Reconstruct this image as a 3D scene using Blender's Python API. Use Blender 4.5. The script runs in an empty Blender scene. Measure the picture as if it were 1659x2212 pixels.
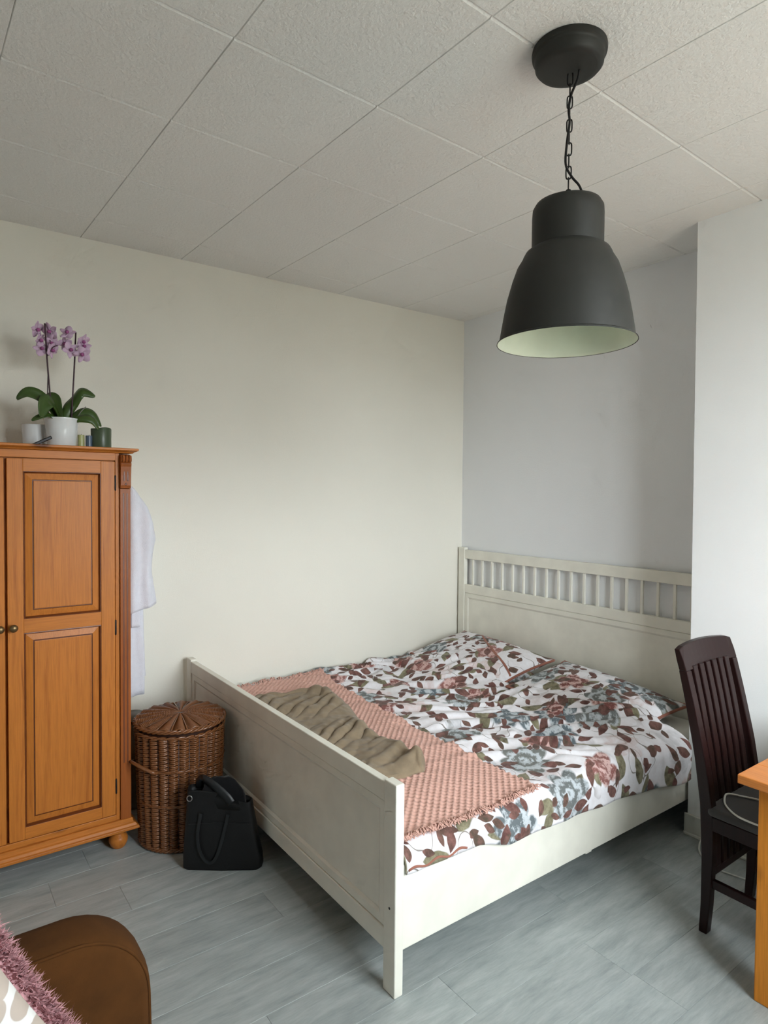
import bpy, bmesh, math, random
from mathutils import Vector, Matrix, noise, Euler
random.seed(7)
S = bpy.context.scene
C = S.collection
PI = math.pi

# ------------------------------------------------------------------ camera
def make_camera():
    f, yaw, pitch, roll = 1378.0, 0.9357, -0.0285, 0.0088
    fw = Vector((-math.sin(yaw)*math.cos(pitch), math.cos(yaw)*math.cos(pitch), math.sin(pitch)))
    r = Vector((math.cos(yaw), math.sin(yaw), 0)); u = r.cross(fw)
    r2 = math.cos(roll)*r + math.sin(roll)*u; u2 = -math.sin(roll)*r + math.cos(roll)*u
    cam = bpy.data.cameras.new('camera'); ob = bpy.data.objects.new('camera', cam); C.objects.link(ob)
    cam.sensor_fit = 'VERTICAL'; cam.sensor_height = 36.0; cam.lens = 36.0*f/2212.0
    cam.clip_start = 0.05; cam.clip_end = 100
    M = Matrix((r2, u2, -fw)).transposed().to_4x4(); M.translation = (3.5267, -3.3375, 1.6275)
    ob.matrix_world = M
    S.camera = ob
make_camera()

# ------------------------------------------------------------------ sky (overcast) and window light
XW = 4.40                      # inner face of the window wall
WIN_Y0, WIN_Y1, WIN_Z0, WIN_Z1 = -2.30, -0.85, 1.06, 2.72
world = bpy.data.worlds.new('overcast_sky'); S.world = world; world.use_nodes = True
wt = world.node_tree; wt.nodes.clear()
tc = wt.nodes.new('ShaderNodeTexCoord'); sx = wt.nodes.new('ShaderNodeSeparateXYZ')
rmp = wt.nodes.new('ShaderNodeValToRGB'); bg = wt.nodes.new('ShaderNodeBackground'); wo = wt.nodes.new('ShaderNodeOutputWorld')
mr = wt.nodes.new('ShaderNodeMapRange'); mr.inputs['From Min'].default_value = -1; mr.inputs['From Max'].default_value = 1
wt.links.new(tc.outputs['Generated'], sx.inputs[0]); wt.links.new(sx.outputs['Z'], mr.inputs['Value'])
wt.links.new(mr.outputs[0], rmp.inputs[0]); wt.links.new(rmp.outputs[0], bg.inputs[0]); wt.links.new(bg.outputs[0], wo.inputs[0])
cr = rmp.color_ramp
cr.elements[0].position = 0.47; cr.elements[0].color = (0.20, 0.21, 0.19, 1)      # ground outdoors
cr.elements[1].position = 0.53; cr.elements[1].color = (0.90, 0.98, 1.03, 1)       # cloud cover
bg.inputs['Strength'].default_value = 27.8
pl_ = bpy.data.lights.new('window_portal', 'AREA'); pl_.shape = 'RECTANGLE'
pl_.size = WIN_Z1-WIN_Z0; pl_.size_y = WIN_Y1-WIN_Y0; pl_.cycles.is_portal = True
po = bpy.data.objects.new('window_portal', pl_); C.objects.link(po)
po.location = (XW+0.02, (WIN_Y0+WIN_Y1)/2, (WIN_Z0+WIN_Z1)/2); po.rotation_euler = (0, PI/2, 0)
S.view_settings.view_transform = 'Standard'
try: S.view_settings.look = 'None'
except Exception: pass
S.view_settings.gamma = 1.0
S.view_settings.use_curve_mapping = False
S.view_settings.exposure = 0.0
S.cycles.use_denoising = True
S.cycles.max_bounces = 5; S.cycles.diffuse_bounces = 4; S.cycles.glossy_bounces = 2
S.cycles.use_adaptive_sampling = True; S.cycles.adaptive_threshold = 0.09; S.cycles.adaptive_min_samples = 12
S.cycles.caustics_reflective = False; S.cycles.caustics_refractive = False
S.cycles.sample_clamp_indirect = 6.0

# ------------------------------------------------------------------ node helpers
def srgb(r, g, b):
    f = lambda c: (c/255/12.92) if c/255 <= 0.04045 else ((c/255+0.055)/1.055)**2.4
    return (f(r), f(g), f(b), 1.0)
class NT:
    def __init__(self, name, rough=0.6, color=(0.8, 0.8, 0.8, 1), spec=0.5):
        self.m = bpy.data.materials.new(name); self.m.use_nodes = True
        self.t = self.m.node_tree; self.b = self.t.nodes['Principled BSDF']
        self.b.inputs['Roughness'].default_value = rough; self.b.inputs['Base Color'].default_value = color
        self.b.inputs['Specular IOR Level'].default_value = spec
    def n(self, typ, props=None, **ins):
        nd = self.t.nodes.new('ShaderNode'+typ)
        for k, v in (props or {}).items(): setattr(nd, k, v)
        for k, v in ins.items(): self.set(nd.inputs[k.replace('_', ' ')], v)
        return nd
    def set(self, sock, v):
        if hasattr(v, 'is_output') or isinstance(v, bpy.types.NodeSocket): self.t.links.new(v, sock)
        elif isinstance(v, bpy.types.Node): self.t.links.new(v.outputs[0], sock)
        else: sock.default_value = v
    def math(self, op, a, b=0.0, c=None, clamp=False):
        nd = self.t.nodes.new('ShaderNodeMath'); nd.operation = op; nd.use_clamp = clamp
        self.set(nd.inputs[0], a); self.set(nd.inputs[1], b)
        if c is not None: self.set(nd.inputs[2], c)
        return nd.outputs[0]
    def vmath(self, op, a, b=(0, 0, 0), scale=None):
        nd = self.t.nodes.new('ShaderNodeVectorMath'); nd.operation = op
        self.set(nd.inputs[0], a); self.set(nd.inputs[1], b)
        if scale is not None: self.set(nd.inputs[3], scale)
        return nd.outputs['Value'] if op in ('LENGTH', 'DOT_PRODUCT', 'DISTANCE') else nd.outputs['Vector']
    def coord(self, which='Object'): return self.n('TexCoord').outputs[which]
    def mapping(self, vec, scale=(1, 1, 1), loc=(0, 0, 0), rot=(0, 0, 0)):
        return self.n('Mapping', Vector=vec, Scale=scale, Location=loc, Rotation=rot).outputs[0]
    def noise(self, vec, scale=5, detail=2, rough=0.5, out='Fac'):
        return self.n('TexNoise', Vector=vec, Scale=scale, Detail=detail, Roughness=rough).outputs[out]
    def mix(self, fac, a, b):
        nd = self.t.nodes.new('ShaderNodeMix'); nd.data_type = 'RGBA'
        self.set(nd.inputs[0], fac); self.set(nd.inputs[6], a); self.set(nd.inputs[7], b); return nd.outputs[2]
    def mulc(self, a, b, fac=1.0):
        nd = self.t.nodes.new('ShaderNodeMix'); nd.data_type = 'RGBA'; nd.blend_type = 'MULTIPLY'
        self.set(nd.inputs[0], fac); self.set(nd.inputs[6], a); self.set(nd.inputs[7], b); return nd.outputs[2]
    def ramp(self, fac, stops):
        nd = self.t.nodes.new('ShaderNodeValToRGB'); e = nd.color_ramp.elements
        while len(e) < len(stops): e.new(0.5)
        for el, (p, c) in zip(e, stops): el.position = p; el.color = c
        self.set(nd.inputs[0], fac); return nd.outputs[0]
    def step(self, v, lo, hi):
        return self.n('MapRange', Value=v, From_Min=lo, From_Max=hi).outputs[0]
    def base(self, v): self.set(self.b.inputs['Base Color'], v)
    def bump(self, h, strength=0.3, dist=0.01):
        bp = self.n('Bump', Height=h, Strength=strength, Distance=dist)
        self.t.links.new(bp.outputs[0], self.b.inputs['Normal'])
def g(v): return (v, v, v, 1)

# ------------------------------------------------------------------ materials
def m_paint(name, col, bump=0.25, scale=260, rough=0.85, var=0.03):
    n = NT(name, rough, col, 0.25); c = n.coord()
    n.base(n.mulc(col, n.ramp(n.noise(c, 1.4, 3), [(0.3, g(1-var)), (0.7, g(1.0))])))
    n.bump(n.noise(c, scale, 3, 0.6), bump, 0.004); return n.m
def m_plain(name, col, rough=0.5, spec=0.5, metal=0.0, bump=None):
    n = NT(name, rough, col, spec); n.b.inputs['Metallic'].default_value = metal
    c = n.coord(); n.base(n.mulc(col, n.ramp(n.noise(c, 9, 3), [(0.3, g(0.9)), (0.7, g(1.0))])))
    if bump: n.bump(n.noise(c, bump[0], 3), bump[1], bump[2])
    return n.m
def m_wood(name, light, dark, axis='Z', scale=1.0, rough=0.38, knots=True, spec=0.22, ringk=1.0):
    n = NT(name, rough, light, spec); c = n.coord()
    oi = n.n('ObjectInfo'); off = n.vmath('SCALE', (3.1, 7.7, 5.3), scale=oi.outputs['Random'])
    c2 = n.vmath('ADD', c, off)
    st = {'Z': (16, 16, 0.55), 'Y': (16, 0.55, 16), 'X': (0.55, 16, 16)}[axis]
    st = tuple(v*scale for v in st)
    warp = n.vmath('SCALE', n.n('TexNoise', Vector=c2, Scale=3.0*scale, Detail=2).outputs['Color'], scale=0.035)
    cw = n.vmath('ADD', c2, warp); cs = n.mapping(cw, st)
    grain = n.noise(cs, 2.6, 6, 0.62)
    fine = n.noise(n.mapping(c2, tuple(v*6 for v in st)), 3.0, 3, 0.6)
    mid = tuple(0.45*a+0.55*b for a, b in zip(dark[:3], light[:3]))+(1,)
    col = n.ramp(grain, [(0.30, mid), (0.44, light), (0.60, tuple(min(1, v*1.08) for v in light[:3])+(1,)), (0.72, mid), (0.82, dark)])
    col = n.mulc(col, n.ramp(fine, [(0.32, g(0.84)), (0.6, g(1.0))]), ringk)
    if knots:
        vo = n.n('TexVoronoi', {'voronoi_dimensions': '3D'}, Vector=n.mapping(c2, tuple((4.6 if v == max(st) else 2.3) for v in st)), Scale=1.0)
        vo.inputs['Randomness'].default_value = 1.0
        k = n.step(vo.outputs['Distance'], 0.12, 0.05)
        col = n.mix(n.math('MULTIPLY', k, 0.85), col, (dark[0]*0.25, dark[1]*0.2, dark[2]*0.2, 1))
    n.base(col); n.bump(fine, 0.08, 0.002); return n.m
def m_fabric(name, col, rough=0.9, weave=900, var=0.12, bump=0.3, vs=6, sheen=0.15):
    n = NT(name, rough, col, 0.2); c = n.coord()
    n.base(n.mulc(col, n.ramp(n.noise(c, vs, 4, 0.6), [(0.3, g(1-var)), (0.7, g(1.0))])))
    n.bump(n.noise(c, weave, 2), bump, 0.002)
    n.b.inputs['Sheen Weight'].default_value = sheen; return n.m

def m_floral(name, off):
    n = NT(name, 0.85, g(0.8), 0.2)
    uv = n.vmath('ADD', n.coord('UV'), off)
    wob = n.n('TexNoise', Vector=uv, Scale=9.0, Detail=2.0).outputs['Color']
    wob = n.vmath('SCALE', n.vmath('SUBTRACT', wob, (0.5, 0.5, 0.5)), scale=0.035)
    p = n.vmath('ADD', uv, wob)
    water = n.noise(uv, 26, 4, 0.7)
    def cell(scale, o, rnd=0.9):
        v = n.vmath('ADD', n.vmath('SCALE', p, scale=scale), o)
        vo = n.n('TexVoronoi', {'voronoi_dimensions': '2D'}, Vector=v, Scale=1.0); vo.inputs['Randomness'].default_value = rnd
        loc = n.vmath('SUBTRACT', v, vo.outputs['Position'])
        rgb = n.n('SeparateColor', Color=vo.outputs['Color'])
        rot = n.n('VectorRotate', {'rotation_type': 'Z_AXIS'}, Vector=loc, Angle=n.math('MULTIPLY', rgb.outputs[0], 6.283))
        s = n.n('SeparateXYZ', Vector=rot.outputs[0])
        return s.outputs[0], s.outputs[1], rgb.outputs[1], rgb.outputs[2], n.vmath('LENGTH', loc)
    def leaf(x, y, a, b, keep, rnd):
        q = n.math('DIVIDE', x, a); q = n.math('SUBTRACT', 1.0, n.math('MULTIPLY', q, q))
        d = n.math('SUBTRACT', n.math('MULTIPLY', q, b), n.math('ABSOLUTE', y))
        m = n.step(d, 0.0, 0.03)
        return n.math('MULTIPLY', m, n.math('LESS_THAN', rnd, keep))
    def bloom(x, y, r, R, k, keep, rnd):
        th = n.math('ARCTAN2', y, x)
        pet = n.math('ABSOLUTE', n.math('COSINE', n.math('MULTIPLY', th, k/2)))
        d = n.math('SUBTRACT', n.math('MULTIPLY_ADD', pet, 0.34*R, 0.66*R), r)
        return n.math('MULTIPLY', n.step(d, 0.0, 0.05), n.math('LESS_THAN', rnd, keep))
    col = n.mix(n.step(water, 0.35, 0.75), srgb(238, 236, 240), srgb(226, 220, 222))
    # fine stems
    st = n.math('ABSOLUTE', n.math('SUBTRACT', n.noise(p, 7.5, 1.0, 0.4), 0.5))
    stm = n.math('MULTIPLY', n.step(st, 0.009, 0.004), n.step(n.noise(uv, 4.0, 1), 0.44, 0.5))
    col = n.mix(n.math('MULTIPLY', stm, 0.85), col, srgb(110, 100, 88))
    # pale wash flowers
    x, y, a, b, r = cell(4.2, (3.3, 1.2, 0))
    col = n.mix(n.math('MULTIPLY', bloom(x, y, r, 0.42, 5, 0.55, a), n.step(water, 0.25, 0.7)), col, n.mix(b, srgb(196, 198, 202), srgb(222, 196, 192)))
    # olive leaves, large
    x, y, a, b, r = cell(6.6, (0.7, 5.1, 0))
    c_ol = n.mix(n.step(water, 0.35, 0.65), n.mix(b, srgb(74, 66, 50), srgb(112, 106, 82)), srgb(150, 144, 118))
    col = n.mix(leaf(x, y, 0.46, 0.19, 0.62, a), col, c_ol)
    # slate-blue blooms
    x, y, a, b, r = cell(3.3, (9.1, 2.4, 0))
    ring = n.math('SINE', n.math('MULTIPLY_ADD', r, 34.0, n.math('MULTIPLY', water, 14.0)))
    c_bl = n.mix(n.step(ring, -0.6, 0.8), n.mix(b, srgb(92, 104, 112), srgb(118, 118, 112)), srgb(190, 196, 200))
    col = n.mix(bloom(x, y, r, 0.42, 7, 0.50, a), col, c_bl)
    # terracotta / dusty rose blooms
    x, y, a, b, r = cell(3.5, (1.9, 7.7, 0))
    ring = n.math('SINE', n.math('MULTIPLY_ADD', r, 38.0, n.math('MULTIPLY', water, 18.0)))
    c_tr = n.mix(n.step(ring, -0.7, 0.9), n.mix(b, srgb(122, 72, 66), srgb(152, 104, 98)), srgb(212, 178, 172))
    col = n.mix(bloom(x, y, r, 0.34, 5, 0.40, a), col, c_tr)
    # maroon leaf sprigs (two sizes)
    for sc, o, kp in ((8.6, (4.4, 0.3, 0), 0.50), (14.0, (6.1, 3.9, 0), 0.46), (10.5, (2.2, 8.8, 0), 0.40)):
        x, y, a, b, r = cell(sc, o)
        c_m = n.mix(n.step(water, 0.4, 0.7), n.mix(b, srgb(94, 62, 58), srgb(84, 74, 62)), srgb(140, 100, 92))
        col = n.mix(leaf(x, y, 0.40, 0.2, kp, a), col, c_m)
    n.base(col); n.bump(n.noise(uv, 500, 2), 0.12, 0.001); n.b.inputs['Sheen Weight'].default_value = 0.1
    return n.m

M = {}
M['wall_cream'] = m_paint('cream_wall_paint', srgb(236, 232, 220))
M['wall_grey'] = m_paint('pale_grey_wall_paint', srgb(240, 241, 242))
M['wall_white'] = m_paint('white_wall_paint', srgb(245, 246, 245))
M['white_gloss'] = m_plain('white_bed_lacquer', srgb(238, 235, 222), 0.38, 0.4)
M['tile'] = m_paint('ceiling_tile_foam', srgb(240, 239, 235), 0.9, 75, 0.9, 0.03)
M['grout'] = m_plain('ceiling_backing', srgb(225, 222, 216), 0.9, 0.1)
M['skirt'] = m_plain('skirting_paint', srgb(226, 226, 216), 0.5)
M['pine'] = m_wood('pine_honey', srgb(186, 112, 46), srgb(146, 76, 26))
M['pine_mid'] = m_wood('pine_red_brown', srgb(150, 82, 36), srgb(112, 54, 20))
M['pine_dark'] = m_plain('pine_groove_stain', srgb(104, 50, 16), 0.4)
M['pine_h'] = m_wood('pine_honey_horizontal', srgb(186, 112, 46), srgb(146, 76, 26), 'Y')
M['table'] = m_wood('pine_table', srgb(196, 122, 60), srgb(156, 84, 32), 'X', 0.9)
M['table_leg'] = m_wood('pine_table_leg', srgb(216, 136, 46), srgb(172, 94, 26), 'Z', 0.9)
M['dark_wood'] = m_wood('dark_mahogany', srgb(32, 15, 14), srgb(20, 9, 9), 'Z', 1.2, 0.32, False)
M['wicker'] = m_wood('brown_wicker', srgb(122, 76, 44), srgb(70, 39, 22), 'Z', 3.0, 0.24, False, 0.6)
M['wicker_dark'] = m_plain('dark_wicker', srgb(62, 34, 22), 0.5)
M['black'] = m_plain('black_leather', srgb(14, 14, 15), 0.55, 0.4, bump=(160, 0.25, 0.002))
M['black_soft'] = m_fabric('black_cloth', srgb(18, 18, 20))
M['strap'] = m_plain('dull_black_strap', srgb(26, 28, 30), 0.42, 0.5)
M['lamp'] = m_plain('dark_grey_lamp_enamel', srgb(41, 41, 37), 0.55, 0.4)
M['lamp_in'] = m_plain('pale_lamp_lining', srgb(238, 247, 226), 0.6, 0.3)
M['iron'] = m_plain('black_iron', srgb(24, 22, 24), 0.45, 0.5, 0.3)
M['steel'] = m_plain('steel', srgb(190, 190, 190), 0.3, 0.5, 1.0)
M['brass'] = m_plain('aged_brass', srgb(120, 98, 66), 0.4, 0.5, 0.8)
M['floral'] = m_floral('floral_cotton', (0.0, 0.0, 0.0))
M['floral2'] = m_floral('floral_cotton_pillow', (3.37, 1.71, 0.0))
M['sheet'] = m_fabric('white_cotton_sheet', srgb(236, 234, 228), var=0.04)
M['piping'] = m_fabric('rust_piping', srgb(158, 104, 88), var=0.1)
M['pink'] = m_fabric('blush_waffle_cotton', srgb(211, 167, 152), var=0.06, vs=14)
M['taupe'] = m_fabric('taupe_fleece', srgb(150, 132, 108), var=0.22, vs=22, bump=0.6, weave=420)
M['robe'] = m_fabric('white_terry', srgb(228, 228, 236), var=0.06, bump=0.9, weave=230, vs=30)
M['suede'] = m_fabric('brown_suede', srgb(84, 51, 20), rough=1.0, var=0.35, vs=9, weave=700, sheen=0.0)
M['fur'] = m_fabric('mauve_fur', srgb(208, 156, 160), var=0.2, vs=40)
M['seat_pad'] = m_fabric('charcoal_seat_cloth', srgb(70, 70, 70), var=0.15)
M['ceramic'] = m_plain('white_ceramic', srgb(228, 232, 232), 0.12, 0.6)
M['leaf'] = m_plain('orchid_leaf_green', srgb(62, 86, 34), 0.35, 0.5)
M['stem'] = m_plain('orchid_stem', srgb(64, 36, 46), 0.5)
M['petal'] = m_plain('orchid_petal', srgb(214, 184, 208), 0.7, 0.2)
M['petal_deep'] = m_plain('orchid_lip', srgb(164, 92, 142), 0.6, 0.2)
M['soil'] = m_plain('bark_soil', srgb(60, 44, 34), 0.95)
M['green_wax'] = m_plain('olive_candle_wax', srgb(70, 84, 60), 0.35, 0.5)
M['yellow_wax'] = m_plain('straw_glass', srgb(176, 176, 120), 0.3, 0.5)
M['blue_wax'] = m_plain('slate_blue_glass', srgb(84, 98, 116), 0.3, 0.5)
M['plastic'] = m_plain('clear_crinkled_plastic', srgb(96, 98, 98), 0.15, 0.8)
M['cable'] = m_plain('white_cable', srgb(216, 218, 210), 0.45)
M['grey_cloth'] = m_fabric('grey_cloth', srgb(132, 130, 124), var=0.3, vs=18)

def m_floor():
    n = NT('grey_vinyl_plank', 0.42, g(0.4), 0.45); c = n.coord('Object')
    oi = n.n('ObjectInfo'); rnd = oi.outputs['Random']
    c2 = n.vmath('ADD', c, n.vmath('SCALE', (5.1, 9.3, 2.2), scale=rnd))
    warp = n.vmath('SCALE', n.n('TexNoise', Vector=c2, Scale=4.0, Detail=3).outputs['Color'], scale=0.05)
    cw = n.vmath('ADD', c2, warp)
    gr = n.noise(n.mapping(cw, (12, 1.8, 1)), 2.2, 7, 0.68)
    fine = n.noise(n.mapping(c2, (60, 5, 1)), 3.0, 3, 0.6)
    col = n.ramp(gr, [(0.26, srgb(144, 152, 151)), (0.48, srgb(168, 175, 173)), (0.74, srgb(190, 195, 193))])
    col = n.mulc(col, n.ramp(fine, [(0.3, g(0.90)), (0.6, g(1.0))]))
    col = n.mulc(col, n.ramp(rnd, [(0.0, g(0.88)), (1.0, g(1.0))]))
    n.base(col); n.bump(fine, 0.1, 0.001); return n.m
M['floor'] = m_floor()
def m_quatrefoil():
    n = NT('quatrefoil_print', 0.9, g(0.8), 0.2); uv = n.coord('UV')
    def foil(off):
        q = n.vmath('ADD', n.vmath('SCALE', uv, scale=8.6), off)
        q = n.vmath('SUBTRACT', n.vmath('FRACTION', q), (0.5, 0.5, 0)); q = n.vmath('MULTIPLY', n.vmath('ABSOLUTE', q), (1, 1, 0))
        d = n.math('MINIMUM', n.vmath('DISTANCE', q, (0.205, 0, 0)), n.vmath('DISTANCE', q, (0, 0.205, 0)))
        return n.step(d, 0.185, 0.17)
    f = n.math('MAXIMUM', foil((0, 0, 0)), foil((0.5, 0.5, 0)))
    n.base(n.mix(f, srgb(226, 224, 220), srgb(186, 172, 160))); return n.m
M['quatrefoil'] = m_quatrefoil()
def m_glass():
    n = NT('window_glass'); t = n.t
    tr = t.nodes.new('ShaderNodeBsdfTransparent'); gl = t.nodes.new('ShaderNodeBsdfGlossy'); gl.inputs['Roughness'].default_value = 0.02
    mx = t.nodes.new('ShaderNodeMixShader'); mx.inputs[0].default_value = 0.06
    t.links.new(tr.outputs[0], mx.inputs[1]); t.links.new(gl.outputs[0], mx.inputs[2])
    t.links.new(mx.outputs[0], t.nodes['Material Output'].inputs[0]); return n.m
M['glass'] = m_glass()

# ------------------------------------------------------------------ object helpers (all vertices are given in world metres)
ORG = {}
def org(o):
    return ORG.get(o.name, Vector((0, 0, 0))) if o else None
def thing(name, label, cat, loc, group=None):
    o = bpy.data.objects.new(name, None); C.objects.link(o); o.location = loc; o.empty_display_size = 0.1
    ORG[o.name] = Vector(loc); o['label'] = label; o['category'] = cat
    if group: o['group'] = group
    return o
def tag(o, label=None, cat=None, group=None, kind=None):
    if label: o['label'] = label
    if cat: o['category'] = cat
    if group: o['group'] = group
    if kind: o['kind'] = kind
    return o
def obj(name, V, F, mat, parent=None, smooth=False, bevel=0.0, segs=2, uv=None, subsurf=0, solid=0.0, base=None, auto=None):
    o0 = org(parent) if parent else (Vector(base) if base else Vector((0, 0, 0)))
    me = bpy.data.meshes.new(name)
    me.from_pydata([tuple(Vector(v)-o0) for v in V], [], F); me.update()
    bm = bmesh.new(); bm.from_mesh(me); bmesh.ops.recalc_face_normals(bm, faces=bm.faces); bm.to_mesh(me); bm.free()
    me.materials.append(M[mat] if isinstance(mat, str) else mat)
    if uv is not None:
        l = me.uv_layers.new(name='UVMap')
        for lp in me.loops: l.data[lp.index].uv = uv[lp.vertex_index]
    if smooth: me.polygons.foreach_set('use_smooth', [True]*len(me.polygons))
    ob = bpy.data.objects.new(name, me); C.objects.link(ob)
    if parent: ob.parent = parent
    else: ob.location = o0
    ORG[ob.name] = o0
    if bevel > 0:
        b = ob.modifiers.new('bevel', 'BEVEL'); b.width = bevel; b.segments = segs; b.limit_method = 'ANGLE'; b.angle_limit = 0.6
    if solid:
        s = ob.modifiers.new('solidify', 'SOLIDIFY'); s.thickness = solid; s.offset = -1
    if subsurf:
        s = ob.modifiers.new('subsurf', 'SUBSURF'); s.levels = subsurf; s.render_levels = subsurf
    if auto:
        try: me.set_sharp_from_angle(angle=auto)
        except Exception: pass
    return ob
def copy_tree(o, parent=None):
    c = o.copy(); C.objects.link(c); c.parent = parent; ORG[c.name] = org(o)
    for ch in list(o.children): copy_tree(ch, c)
    return c
def boxvf(x0, x1, y0, y1, z0, z1):
    V = [(x, y, z) for x in (x0, x1) for y in (y0, y1) for z in (z0, z1)]
    F = [(0, 1, 3, 2), (4, 6, 7, 5), (0, 4, 5, 1), (2, 3, 7, 6), (0, 2, 6, 4), (1, 5, 7, 3)]
    return V, F
def box(name, b, mat, parent=None, bevel=0.002, **k):
    V, F = boxvf(*b); return obj(name, V, F, mat, parent, bevel=bevel, **k)
def joinvf(parts):
    V, F = [], []
    for v, f in parts:
        n = len(V); V += list(v); F += [tuple(i+n for i in q) for q in f]
    return V, F
def xf(vf, Mx): return [tuple(Mx @ Vector(v)) for v in vf[0]], vf[1]
def lathe(profile, c, n=48, close=False, caps=True):
    V, F = [], []
    for r, z in profile:
        for i in range(n):
            a = 2*PI*i/n; V.append((c[0]+r*math.cos(a), c[1]+r*math.sin(a), c[2]+z))
    m = len(profile)
    for j in range(m-1 if not close else m):
        for i in range(n):
            a, b = j*n+i, j*n+(i+1) % n; k = ((j+1) % m)*n
            F.append((a, b, k+(i+1) % n, k+i))
    if not close and caps:
        if profile[0][0] > 1e-5: F.append(tuple(range(n))[::-1])
        if profile[-1][0] > 1e-5: F.append(tuple((m-1)*n+i for i in range(n)))
    return V, F
def tube(pts, rad, n=8, closed=False, cap=True):
    pts = [Vector(p) for p in pts]; m = len(pts); V, F = [], []
    up = Vector((0, 0, 1)); prev = None
    for i, p in enumerate(pts):
        a = pts[(i-1) % m] if (closed or i > 0) else p; b = pts[(i+1) % m] if (closed or i < m-1) else p
        t = (b-a).normalized()
        if prev is None:
            s = t.cross(up) if abs(t.z) < 0.9 else t.cross(Vector((1, 0, 0)))
        else: s = prev - t*prev.dot(t)
        s.normalize(); prev = s; q = t.cross(s)
        r = rad[i] if isinstance(rad, (list, tuple)) else rad
        for k in range(n):
            an = 2*PI*k/n; V.append(p + s*math.cos(an)*r + q*math.sin(an)*r)
    for i in range(m if closed else m-1):
        for k in range(n):
            j = (i+1) % m
            F.append((i*n+k, i*n+(k+1) % n, j*n+(k+1) % n, j*n+k))
    if cap and not closed:
        F.append(tuple(range(n))[::-1]); F.append(tuple((m-1)*n+k for k in range(n)))
    return V, F
def loft(secs, cap=True):
    n = len(secs[0]); V = [p for s in secs for p in s]; F = []
    for i in range(len(secs)-1):
        for k in range(n):
            F.append((i*n+k, i*n+(k+1) % n, (i+1)*n+(k+1) % n, (i+1)*n+k))
    if cap:
        F.append(tuple(range(n))[::-1]); F.append(tuple((len(secs)-1)*n+k for k in range(n)))
    return V, F
def grid(nu, nv, fn):
    V = [fn(i/(nu-1), j/(nv-1)) for i in range(nu) for j in range(nv)]
    F = [(i*nv+j, (i+1)*nv+j, (i+1)*nv+j+1, i*nv+j+1) for i in range(nu-1) for j in range(nv-1)]
    return V, F
def spline(pts, n=10):
    P = [Vector(p) for p in pts]; out = []
    for i in range(len(P)-1):
        a, b, c, d = P[max(i-1, 0)], P[i], P[i+1], P[min(i+2, len(P)-1)]
        for k in range(n):
            t = k/n
            out.append(0.5*((2*b)+(c-a)*t+(2*a-5*b+4*c-d)*t*t+(3*b-a-3*c+d)*t**3))
    out.append(P[-1]); return out
def lerp(a, b, t): return a+(b-a)*t
def interp(x, tab):
    if x <= tab[0][0]: return tab[0][1]
    for (a, va), (b, vb) in zip(tab, tab[1:]):
        if x <= b: return lerp(va, vb, (x-a)/(b-a))
    return tab[-1][1]
def sm(a, b, x):
    t = max(0, min(1, (x-a)/(b-a))); return t*t*(3-2*t)
def ns(x, y, z=0.0): return noise.noise(Vector((x, y, z)))

# ------------------------------------------------------------------ room shell
H = 2.927; PHI = -0.0177; YB = -5.2
def xl(y): return -0.018 + (-y)*math.tan(PHI)          # the long wall is a little out of square
def struct(o): o['kind'] = 'structure'; return o
def wall_box(name, P, z0, z1, mat):
    V = [(x, y, z0) for x, y in P]+[(x, y, z1) for x, y in P]; n = len(P)
    F = [tuple(range(n))[::-1], tuple(range(n, 2*n))]+[(i, (i+1) % n, n+(i+1) % n, n+i) for i in range(n)]
    return struct(obj(name, V, F, mat))
wall_box('wall_left', [(xl(0.01), 0.01), (xl(YB), YB), (xl(YB)-0.15, YB), (xl(0.01)-0.15, 0.01)], 0, H, 'wall_cream')
wall_box('wall_back', [(xl(0.01)-0.15, 0.01), (2.3, 0.01), (2.3, 0.16), (xl(0.01)-0.15, 0.16)], 0, H, 'wall_grey')
# pier in front of the niche (slightly out of plumb)
PX, PY = 1.950, -0.334
V = [(PX+0.004, PY, 0), (XW, PY, 0), (XW, 0.01, 0), (PX+0.004, 0.01, 0), (PX-0.012, PY, H), (XW, PY, H), (XW, 0.01, H), (PX-0.012, 0.01, H)]
struct(obj('wall_pier', V, [(3, 2, 1, 0), (4, 5, 6, 7), (0, 1, 5, 4), (1, 2, 6, 5), (2, 3, 7, 6), (3, 0, 4, 7)], 'wall_white'))
wall_box('wall_front', [(xl(YB)-0.15, YB), (XW+0.2, YB), (XW+0.2, YB-0.15), (xl(YB)-0.15, YB-0.15)], 0, H, 'wall_white')
# window wall with an opening
parts = [boxvf(XW, XW+0.25, YB, WIN_Y0, 0, H), boxvf(XW, XW+0.25, WIN_Y1, 0.16, 0, H),
         boxvf(XW, XW+0.25, WIN_Y0, WIN_Y1, 0, WIN_Z0), boxvf(XW, XW+0.25, WIN_Y0, WIN_Y1, WIN_Z1, H)]
V, F = joinvf(parts); struct(obj('wall_right', V, F, 'wall_white'))
win = bpy.data.objects.new('window_1', None); C.objects.link(win); win.location = (XW+0.12, (WIN_Y0+WIN_Y1)/2, WIN_Z0); win['kind'] = 'structure'
ORG[win.name] = Vector(win.location)
ym = (WIN_Y0+WIN_Y1)/2
V, F = joinvf([boxvf(XW+0.10, XW+0.15, WIN_Y0, WIN_Y0+0.06, WIN_Z0, WIN_Z1), boxvf(XW+0.10, XW+0.15, WIN_Y1-0.06, WIN_Y1, WIN_Z0, WIN_Z1),
               boxvf(XW+0.10, XW+0.15, ym-0.04, ym+0.04, WIN_Z0, WIN_Z1), boxvf(XW+0.10, XW+0.15, WIN_Y0, WIN_Y1, WIN_Z0, WIN_Z0+0.06), boxvf(XW+0.10, XW+0.15, WIN_Y0, WIN_Y1, WIN_Z1-0.06, WIN_Z1)])
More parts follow.
